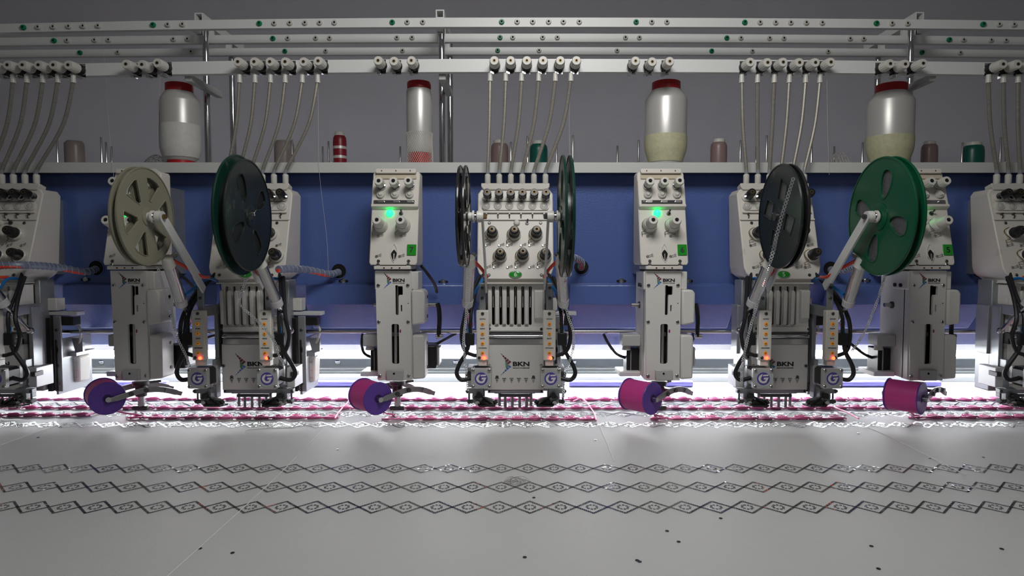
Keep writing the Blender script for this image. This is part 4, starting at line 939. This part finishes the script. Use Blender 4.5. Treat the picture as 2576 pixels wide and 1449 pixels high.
    part('panel_cable', MB().tube(bez([q(1205, 697, 1.07), q(1184, 745, 1.04), q(1168, 800, 1.02), q(1161, 845, PD+.012), q(1170, 882, PD+.01), q(1190, 893, PD+.008), q(1200, 894, PD+.008)]), .0032, 8), RUBBER, r)
    for i, col in enumerate((REDHOSE, BLUEHOSE)):
        part('thin_wire', MB().tube(bez([q(1190-4*i, 812, PD+.010), q(1184-6*i, 826, PD+.009), q(1181-4*i, 839, PD+.006)]), .0007, 5), col, r)
    return r
devL = make_device(-1); devR = make_device(1)
dl = {(-1, 6): 'sequin device with square motor on the left of the middle needle head', (1, 6): 'sequin device with square motor on the right of the middle needle head',
      (-1, 7): 'sequin device with white arm holding the beige spoked reel', (1, 7): 'sequin device in front of the needle head with the dark green rimmed reel',
      (-1, 5): 'sequin device carrying the dark reel with square holes', (1, 5): 'sequin device with white arm holding the bright green reel',
      (1, 8): 'sequin device cut off at the left picture edge', (-1, 4): 'sequin device cut off at the right picture edge'}
for (s, k), lb in dl.items():
    src = devL if s < 0 else devR
    o = src if k == 6 else copy_tree(src)
    o.location.x = src.location.x if k == 6 else HX[k]; o['label'] = lb
# ------------------------------------------------------------------ sequin reels
def petal_hole(r0, r1, wdt, a, n=16):
    out = []
    for i in range(n):
        t_ = 2*PI*i/n; u = (r0+r1)/2+(r1-r0)/2*math.cos(t_); v = wdt*math.copysign(abs(math.sin(t_))**.75, math.sin(t_))*(.74+.26*math.cos(t_))
        out.append((u*math.cos(a)-v*math.sin(a), u*math.sin(a)+v*math.cos(a)))
    return out
def trap_hole(r0, r1, w0, w1, a):
    p = [(r0, -w0), (r1*.94, -w1), (r1, -w1*.6), (r1*1.01, 0), (r1, w1*.6), (r1*.94, w1), (r0, w0)]
    return [(u*math.cos(a)-v*math.sin(a), u*math.sin(a)+v*math.cos(a)) for u, v in p]
def square_hole(r0, r1, w, a): return [(u*math.cos(a)-v*math.sin(a), u*math.sin(a)+v*math.cos(a)) for u, v in ((r0, -w), (r1, -w), (r1*.9, w), (r0, w))]
def reel(k, s, R, gap, holes, mats, label, rot, wind=None, rim=None, hub_mat=None, dy=0, front_scale=1.0, latch=False, hubr=.16, wind_mat=None):
    c = Vector((HX[k]+s*(.071 if s > 0 else .073), .905, Zp(545, .905)+dy))
    r = root('sequin_reel', c, label, 'reel', 'sequin reels hung in front of the heads')
    Mx = Matrix.Rotation(PI/2, 4, 'Y') @ Matrix.Rotation(rot, 4, 'Z')
    for i, z in enumerate((-gap/2, gap/2)):
        sc = front_scale if (i == 1) == (HX[k] < 0) else 1.0
        hl = [[(x*sc, y*sc) for x, y in h] for h in holes]
        f = ob('flange', MB().plate(circ(R*sc, 64), hl, z-.0011, z+.0011, Mx).mesh('flange', mats[i]), r)
        rr = MB(); 
        rr.lathe([(R*sc*.975, z-.0018), (R*sc, z-.0018), (R*sc*1.008, z), (R*sc, z+.0018), (R*sc*.975, z+.0018)], 64, Mx); 
        rr.f = [q for q in rr.f if len(q) == 4]
        ob('flange_rim', rr.mesh('flange_rim', rim or mats[i]), f)
        sg = 1 if i else -1
        for h in hl: ob('hole_edge', MB().tube([Mx @ Vector((x, y, z+sg*.0012)) for x, y in h+[h[0]]], .0009, 5).mesh('hole_edge', mats[i]), f)
        ob('hub_cap', MB().lathe([(R*hubr*1.15, z), (R*hubr*1.15, z+sg*.0022), (R*hubr*.9, z+sg*.003)], 28, Mx).mesh('hub_cap', mats[i]), f)
    ob('core', MB().lathe([(R*.30, -gap/2), (R*.30, gap/2)], 32, Mx).mesh('core', hub_mat or mats[0]), r)
    if wind:
        w0 = MB().lathe([(R*wind, -gap/2+.0012), (R*wind, gap/2-.0012)], 48, Mx); ob('sequin_winding', w0.mesh('sequin_winding', wind_mat or mat('wound_grey_sequins', (.17, .17, .18), .4, .6, var=.5, scale=350)), r)
    pr = (.071 if s > 0 else .073)-.0467-gap/2-.0143
    ob('hub_sleeve', MB().lathe([(.0062, -gap/2-pr), (.0062, gap/2+pr)], 16, Mx).mesh('hub_sleeve', DARKM if latch else MILKY), r)
    if latch:
        z = (gap/2+.003) if HX[k] < 0 else -(gap/2+.003)
        ob('latch', MB().box(-.0035, .0035, -.014, .012, z-.0015, z+.0015).mesh('latch', DARKM), r, Mx); ob('latch_pin', MB().box(-.003, .003, .003, .012, z-.004, z+.004).mesh('latch_pin', CHROME), r, Mx, bevel=.001)
    return r
RL, RR = .0712, .0835
BEIGE = mat('beige_plastic', (.25, .24, .175), .4, var=.1, dirt=(.16, .15, .11), dscale=40, dlo=.64)
DKG = mat('worn_dark_green_plastic', (.006, .034, .024), .3, var=.3, dirt=(.16, .16, .13), dscale=60, dlo=.60)
DKB = mat('worn_black_plastic', (.016, .022, .022), .3, var=.3, dirt=(.15, .14, .11), dscale=55, dlo=.59)
BRG = mat('bright_green_plastic', (.004, .080, .034), .28, var=.12, dirt=(.02, .12, .06), dscale=40, dlo=.68)
SMK = mat('smoky_dark_plastic', (.02, .02, .022), .15, var=.3, dirt=(.20, .20, .18), dscale=60, dlo=.62)
BRN = mat('brown_plastic', (.09, .05, .02), .35)
H6 = lambda R: [trap_hole(R*.34, R*.80, R*.04, R*.24, PI/3*i) for i in range(6)]
H4 = lambda R: [petal_hole(R*.30, R*.80, R*.20, PI/2*i) for i in range(4)]
HS = lambda R: [square_hole(R*.30, R*.72, R*.17, PI/2*i) for i in range(4)]
reel(7, -1, RL*.97, .009, H6(RL*.97), (BEIGE, BEIGE), 'beige spoked reel with wedge openings in front of the leftmost coiling head', .74)
reel(7, 1, RR*1.01, .012, H4(RR*1.01), (DKG, DKB), 'black scratched reel with dark green rim in front of a needle head', .55, wind=.80, wind_mat=mat('painted_reel_shade', (.02, .022, .024), .5, .3, var=.5, scale=300), front_scale=.93, latch=True, dy=.0015)  # near-black disc between the flanges paints the shade inside the reel openings
reel(6, -1, RL, .0075, H6(RL), (SMK, SMK), 'thin smoky black reel seen edge on at the left of the middle head', .2)
reel(6, 1, RR*1.02, .010, H4(RR), (DKG, DKG), 'scratched green reel seen edge on at the right of the middle head', .4, wind=.55, rim=DKG)
reel(5, -1, RL*1.03, .009, HS(RL*1.03), (DKB, SMK), 'dark worn reel with square holes in front of a needle head', .35, wind=.78, latch=True)
reel(5, 1, RR, .011, H4(RR), (BRG, BRG), 'bright green reel with petal openings showing wound sequins', .30, wind=.86, hubr=.20)
# sequin strips hanging from the reels
ringq = None
def sequin_strip(pts, label, rr=.0023):
    P = bez([W(*p) for p in pts], 14); m = MB(); acc = 0; prev = P[0]; step = rr*1.85; L = []
    for a, b in zip(P, P[1:]):
        seg = (b-a).length; t_ = 0
        while acc+seg-t_ >= step:
            t_ += step-acc; acc = 0; L.append((a.lerp(b, t_/seg), (b-a).normalized()))
            if len(L) > 400: break
        acc += seg-t_
    for i, (p, t_) in enumerate(L):
        nrm = Vector((.25*math.sin(i*.8), -1, .2*math.cos(i*.5))); u = t_; v = nrm.cross(u).normalized(); n_ = u.cross(v)
        Mx = Matrix((u, v, n_)).transposed().to_4x4(); Mx.translation = p
        o_ = circ(rr, 10); i_ = circ(rr*.5, 10)
        m.add([Mx @ Vector((x, y, z)) for z in (-.0003, .0003) for l in (o_, i_) for x, y in l],
              [f for q in range(10) for f in ((q, (q+1) % 10, 10+(q+1) % 10, 10+q), (20+q, 20+(q+1) % 10, 30+(q+1) % 10, 30+q), (q, (q+1) % 10, 20+(q+1) % 10, 20+q), (10+q, 10+(q+1) % 10, 30+(q+1) % 10, 30+q))])
    o = ob('sequin_strip', m.mesh('sequin_strip', mat('bright_sequin', (.66, .67, .69), .18, .85))); tag(o, label, 'sequin strip', 'sequin strips fed from the reels')
sequin_strip([(1178, 672, .92), (1175, 740, .955), (1172, 800, .98), (1166, 860, 1.0), (1171, 920, 1.02), (1177, 985, 1.04)], 'sequin strip hanging from the thin smoky reel')
sequin_strip([(1424, 694, .92), (1419, 745, .955), (1431, 800, .97), (1442, 835, .98), (1441, 880, 1.0), (1420, 950, 1.03), (1417, 1000, 1.04)], 'sequin strip hanging from the scratched green edge on reel')
sequin_strip([(396, 668, .96), (410, 720, .98), (425, 775, .99), (445, 845, 1.0), (468, 895, 1.01), (478, 925, 1.02)], 'sequin strip hanging from the beige spoked reel')
sequin_strip([(622, 696, .91), (608, 735, .92), (604, 765, .94), (640, 800, .96), (670, 832, .97), (692, 862, .985), (702, 895, .995), (724, 925, 1.02)], 'sequin strip hanging from the black scratched reel across the needle head')
sequin_strip([(1998, 442, .84), (1965, 550, .835), (1940, 650, .84), (1912, 740, .9), (1886, 830, .95), (1870, 905, .99), (1865, 965, 1.02)], 'long sequin strip running down over the dark reel with square holes', .0026)
sequin_strip([(2228, 690, .91), (2202, 770, .95), (2172, 840, .98), (2142, 885, 1.0)], 'sequin strip hanging from the bright green reel')
# ------------------------------------------------------------------ hoses out of the beam
def hose(pts, label):
    P = bez([W(*p) for p in pts], 10); r = root('wrapped_hose', P[0], label, 'hose', 'spiral wrapped hoses coming out of the beam')
    part('hose_bundle', MB().tube(P, .0060, 10), HOSE, r)
    part('red_core_tube', MB().tube([p+Vector((0, -.0035, -.002)) for p in P[2:]], .0032, 8), REDHOSE, r)
    cp = []; n = 0
    for a, b in zip(P, P[1:]):
        t_ = (b-a).normalized(); u = t_.cross(Vector((0, 0, 1))).normalized(); v = t_.cross(u)
        for q in range(6): n += 1; cp.append(a.lerp(b, q/6)+u*.0060*math.cos(n*.42)+v*.0060*math.sin(n*.42))
    part('spiral_wrap', MB().tube(cp, .0008, 4), mat('translucent_wrap', (.34, .36, .42), .35), r)
hose([(243, 676, BF), (215, 684, 1.155), (155, 674, 1.125), (110, 669, 1.085), (60, 667, 1.05), (0, 668, 1.03), (-60, 676, 1.02)], 'spiral wrapped hose entering the beam hole at the far left')
hose([(853, 684, BF), (828, 690, 1.155), (780, 680, 1.12), (735, 676, 1.07), (700, 678, 1.035)], 'spiral wrapped hose right of the needle head with the black reel')
hose([(1462, 674, BF), (1462, 660, 1.16), (1448, 650, 1.13), (1425, 650, 1.10)], 'short spiral wrapped hose bending out behind the middle green reel')
hose([(2088, 678, BF), (2112, 682, 1.155), (2140, 674, 1.12), (2158, 668, 1.09)], 'short spiral wrapped hose behind the bright green reel')
hose([(2463, 680, BF), (2490, 684, 1.15), (2540, 678, 1.11), (2610, 680, 1.07)], 'spiral wrapped hose entering the beam hole at the far right')
# ------------------------------------------------------------------ embroidery on the cloth
FH = (CAMZ-TZ)
def dz(py): return ground(1300, py).y
# pink cord loops
def loop_mesh(turns, r0, r1, nm, z=.0016, link=True):
    pts = []; n = int(turns*16); sq = 1.0
    for i in range(n+1):
        t_ = i/n; a = PI*1.0+2*PI*turns*t_; rr = r0+(r1-r0)*t_; pts.append((rr*math.cos(a), rr*math.sin(a), z+.0016*(1-t_)+.0006*math.sin(a*1.5)))
    m = MB().tube(pts, .0019, 6, .85)
    if link: m.tube(bez([(-.0165, -.0060, z), (-.0118, -.0098, z+.001), (-.004, -.0112, z+.0022), (.004, -.0110, z+.0022), (.0105, -.0080, z+.0015), (.0145, -.0055, z)], 4), .0018, 6, .8)
    return m.mesh(nm, PINK)
LP = [loop_mesh(2.6, .0036, .0118, 'cord_loop'), loop_mesh(2.9, .0028, .0120, 'cord_loop'), loop_mesh(2.4, .0046, .0116, 'cord_loop'), loop_mesh(2.7, .0040, .0119, 'cord_loop')]
LO = loop_mesh(1.15, .0095, .0118, 'cord_loop')
PITCH = .0300
def cord_row(px0, px1, py, label, first_open=False, thin=None):
    d = dz(py); x0 = Xp(px0, d, py); x1 = Xp(px1, d, py); r = root('pink_cord_row', (x0, d, TZ), label, 'cord row', 'rows of pink cord loops sewn on the cloth')
    n = max(1, int(round((x1-x0)/PITCH)))
    for i in range(n):
        me = LO if (i == 0 and first_open) else random.choice(LP)
        sx_ = 1.0+random.uniform(-.05, .05); sy = random.uniform(.9, 1.05)
        if thin and thin[0] < px0+i*(px1-px0)/n < thin[1]: sy *= random.uniform(.35, .8); sx_ *= random.uniform(.8, 1.1)
        ob('cord_loop', me, r, Matrix.Translation(((i+.35)*PITCH, 0, 0)) @ Matrix.Rotation(random.uniform(-.12, .12), 4, 'Z') @ Matrix.Diagonal((sx_, sy, random.uniform(.8, 1.2), 1)))
    return r
cord_row(-330, 215, 1046, 'nearest pink cord row at the left picture edge', thin=(-400, 260))
cord_row(332, 845, 1051, 'nearest pink cord row starting at the leftmost coiling head', True)
cord_row(974, 1492, 1054, 'nearest pink cord row starting at coiling head seven', True)
cord_row(1643, 2150, 1053, 'nearest pink cord row starting at coiling head six', True)
cord_row(2288, 2760, 1050, 'nearest pink cord row starting at coiling head five', True)
cord_row(-60, 2650, 1027, 'middle one of the three long pink cord rows', thin=(-60, 260))
cord_row(-60, 2650, 1006, 'farthest of the three long pink cord rows', thin=(-60, 700))
def ground_line(pts, rad, mt, name, label, cat, h=.0015, grp=None):
    o = ob(name, MB().tube(bez([ground(a, b, TZ+h) for a, b in pts], 6), rad, 6).mesh(name, mt)); tag(o, label, cat, grp); return o
for pts, lb in (([(215, 1045), (250, 1034), (300, 1020)], 'left of the leftmost cord spool'), ([(842, 1053), (858, 1030), (878, 1006), (850, 1003)], 'left of the spool of coiling head seven'), ([(1500, 1057), (1492, 1035), (1466, 1004), (1440, 1010)], 'right of the middle needle head'), ([(2160, 1053), (2125, 1035), (2078, 1018)], 'left of the spool of coiling head five')):
    ground_line(pts, .0014, mat('pale_pink_cord', (.85, .22, .45), .4), 'jump_cord', 'straight pink cord crossing between the cord rows '+lb, 'cord', .004, 'pink jump cords between the rows')
# sequin diamonds
PDI = .0341
SQM = []
def sequin(m, x, y, r_, rot):
    tx, ty = random.gauss(0, .03), random.gauss(-.004, .022)
    n = 8
    vs = []
    for rad, hh in ((r_, 0), (r_*.36, .00001)):
        for i in range(n):
            a = 2*PI*i/n+rot; u, v = rad*math.cos(a), rad*math.sin(a); vs.append((x+u, y+v, .0007+hh+u*tx+v*ty))
    m.add(vs, [(i, (i+1) % n, n+(i+1) % n, n+i) for i in range(n)])
for v in range(7):
    m = MB(); h = PDI/2
    for (a, b) in (((-h, 0), (0, h*.96)), ((0, h*.96), (h, 0)), ((h, 0), (0, -h*.96)), ((0, -h*.96), (-h, 0))):
        for i in range(9):
            t_ = (i+.2)/9; sequin(m, a[0]+(b[0]-a[0])*t_, a[1]+(b[1]-a[1])*t_, .00145, i)
    for i in range(9):
        a = 2*PI*i/9; sequin(m, .0056*math.cos(a), .0056*math.sin(a), .00140, i)
    me = bpy.data.meshes.new('sequin_diamond'); me.from_pydata([tuple(q) for q in m.v], [], m.f); me.materials.append(SEQ); SQM.append(me)
rows = [(1276.6, 1254.9, 'nearest row of sequin diamonds'), (1226, 1260.6, 'second nearest row of sequin diamonds'), (1179.4, 1261.6, 'third nearest row of sequin diamonds on bare cloth'),
        (1069, 1272, 'glittering sequin row in front of the nearest pink cord row'), (1042.5, 1272, 'sequin row between the nearest and middle pink cord rows'), (1018, 1276, 'sequin row between the middle and farthest pink cord rows')]
for py, pxc, lb in rows:
    d = dz(py); r = root('sequin_row', (0, d, TZ), lb+' sewn on the cloth', 'sequin row', 'rows of silver sequin diamonds')
    x = Xp(pxc, d, py); q = 1380/F*d*1.02
    i0 = int((-q-x)//PDI); i1 = int((q-x)//PDI)+1
    for i in range(i0, i1+1):
        ob('sequin_diamond', random.choice(SQM), r, Matrix.Translation((x+i*PDI, 0, 0)) @ Matrix.Rotation(random.choice((0, PI)), 4, 'Z') @ Matrix.Rotation(random.gauss(0, .012), 4, 'X'))
# loose sequins, threads
lsq = MB(); lsq.lathe([(.0007, 0), (.0019, 0), (.0019, .0004), (.0007, .0005), (.0007, 0)], 14, cap=False); lsq = lsq.mesh('loose_sequin', mat('dark_loose_sequin', (.12, .12, .14), .2, .9))
LSQ = [(96, 1101, 'near the left edge just in front of the glittering row'), (849, 1131, 'left of the middle, alone behind the third sequin row'), (1498, 1107, 'beside the white thread right of the middle'),
       (2160, 1090, 'below the end of the jump cord near coiling head five'), (2474, 1150, 'at the right, just behind the third sequin row'), (2339, 1153, 'beside the diagonal thread at the right'),
       (1343, 1252, 'between the two nearest sequin rows'), (503, 1380, 'beside the long diagonal thread at lower left'), (585, 1391, 'right of the long diagonal thread at lower left'),
       (1320, 1402, 'at the bottom middle'), (1603, 1410, 'at the bottom right of the middle, left one of a touching pair'), (1609, 1413, 'at the bottom right of the middle, right one of a touching pair'),
       (1678, 1336, 'lower right of the middle, upper one of two neighbours'), (1707, 1363, 'lower right of the middle, lower one of two neighbours'), (1813, 1304, 'just in front of the nearest sequin row at the right'),
       (2192, 1374, 'at the lower right, farther from the bottom edge'), (2210, 1431, 'at the lower right, close to the bottom edge'), (2520, 1381, 'near the lower right corner')]
for px, py, lb in LSQ:
    g = ground(px, py, TZ+.0002)
    o = ob('loose_sequin', lsq, None, Matrix.Translation(g) @ Matrix.Rotation(random.uniform(0, 3), 4, 'Z')); tag(o, 'tiny loose sequin '+lb, 'sequin', 'loose sequins scattered on the bare cloth')
TW = mat('white_thread', (.72, .72, .70), .5)
ground_line([(812, 1082), (700, 1195), (560, 1325), (415, 1455)], .0005, TW, 'loose_thread', 'long white thread lying diagonally on the left of the cloth', 'thread', .0007, 'loose threads on the cloth')
ground_line([(1504, 1062), (1518, 1095), (1545, 1160)], .0005, TW, 'loose_thread', 'white thread running forward from the jump cord right of the middle', 'thread', .0007, 'loose threads on the cloth')
ground_line([(2165, 1066), (2240, 1100), (2330, 1145), (2430, 1195)], .0005, TW, 'loose_thread', 'white thread lying diagonally on the right of the cloth', 'thread', .0007, 'loose threads on the cloth')
ground_line([(0, 1120), (70, 1095), (140, 1070)], .0005, TW, 'loose_thread', 'short white thread lying at the left edge of the cloth', 'thread', .0007, 'loose threads on the cloth')
ground_line([(612, 1093), (620, 1082), (660, 1077), (740, 1075)], .0005, TW, 'loose_thread', 'curled white thread left of the middle in front of the sequins', 'thread', .0007, 'loose threads on the cloth')
m = MB(); rnd = random.Random(3)
for i in range(14):
    a = ground(1275+rnd.uniform(-12, 10), 1214+rnd.uniform(-3, 3), TZ+.001); b = ground(1310+rnd.uniform(-12, 30), 1212+rnd.uniform(-4, 6), TZ+.001)
    c = a.lerp(b, .5)+Vector((rnd.uniform(-.006, .006), rnd.uniform(-.01, .01), rnd.uniform(.001, .008))); m.tube(bez([a, c, b], 6), .0002, 4)
o = ob('thread_tangle', m.mesh('thread_tangle', mat('grey_thread', (.30, .29, .27), .6))); tag(o, 'small tangle of loose grey thread on the second sequin row', 'thread tangle')
def hang(pts, label, mt=TW, rad=.00022):
    o = ob('hanging_thread', MB().tube(bez([W(*p) for p in pts], 8), rad, 4).mesh('hanging_thread', mt)); tag(o, label, 'thread', 'thin threads hanging between rails and heads')
hang([(260, 92, 1.26), (266, 200, 1.2), (275, 330, 1.17), (284, 420, 1.135), (290, 500, 1.10)], 'thin white thread hanging down to the leftmost coiling head')
hang([(403, 195, 1.125), (398, 300, 1.15), (396, 400, 1.18)], 'thin white thread hanging left of the leftmost thread cone')
hang([(800, 200, 1.125), (801, 330, 1.13), (804, 440, 1.14), (822, 600, 1.16), (826, 690, 1.16)], 'thin pale thread hanging over the beam between heads seven')
hang([(1436, 192, 1.125), (1432, 300, 1.13), (1434, 440, 1.14)], 'thin thread hanging right of the middle spring tubes')
hang([(2080, 200, 1.125), (2082, 330, 1.13), (2086, 440, 1.14)], 'thin thread hanging right of the tubes above the square holed reel')
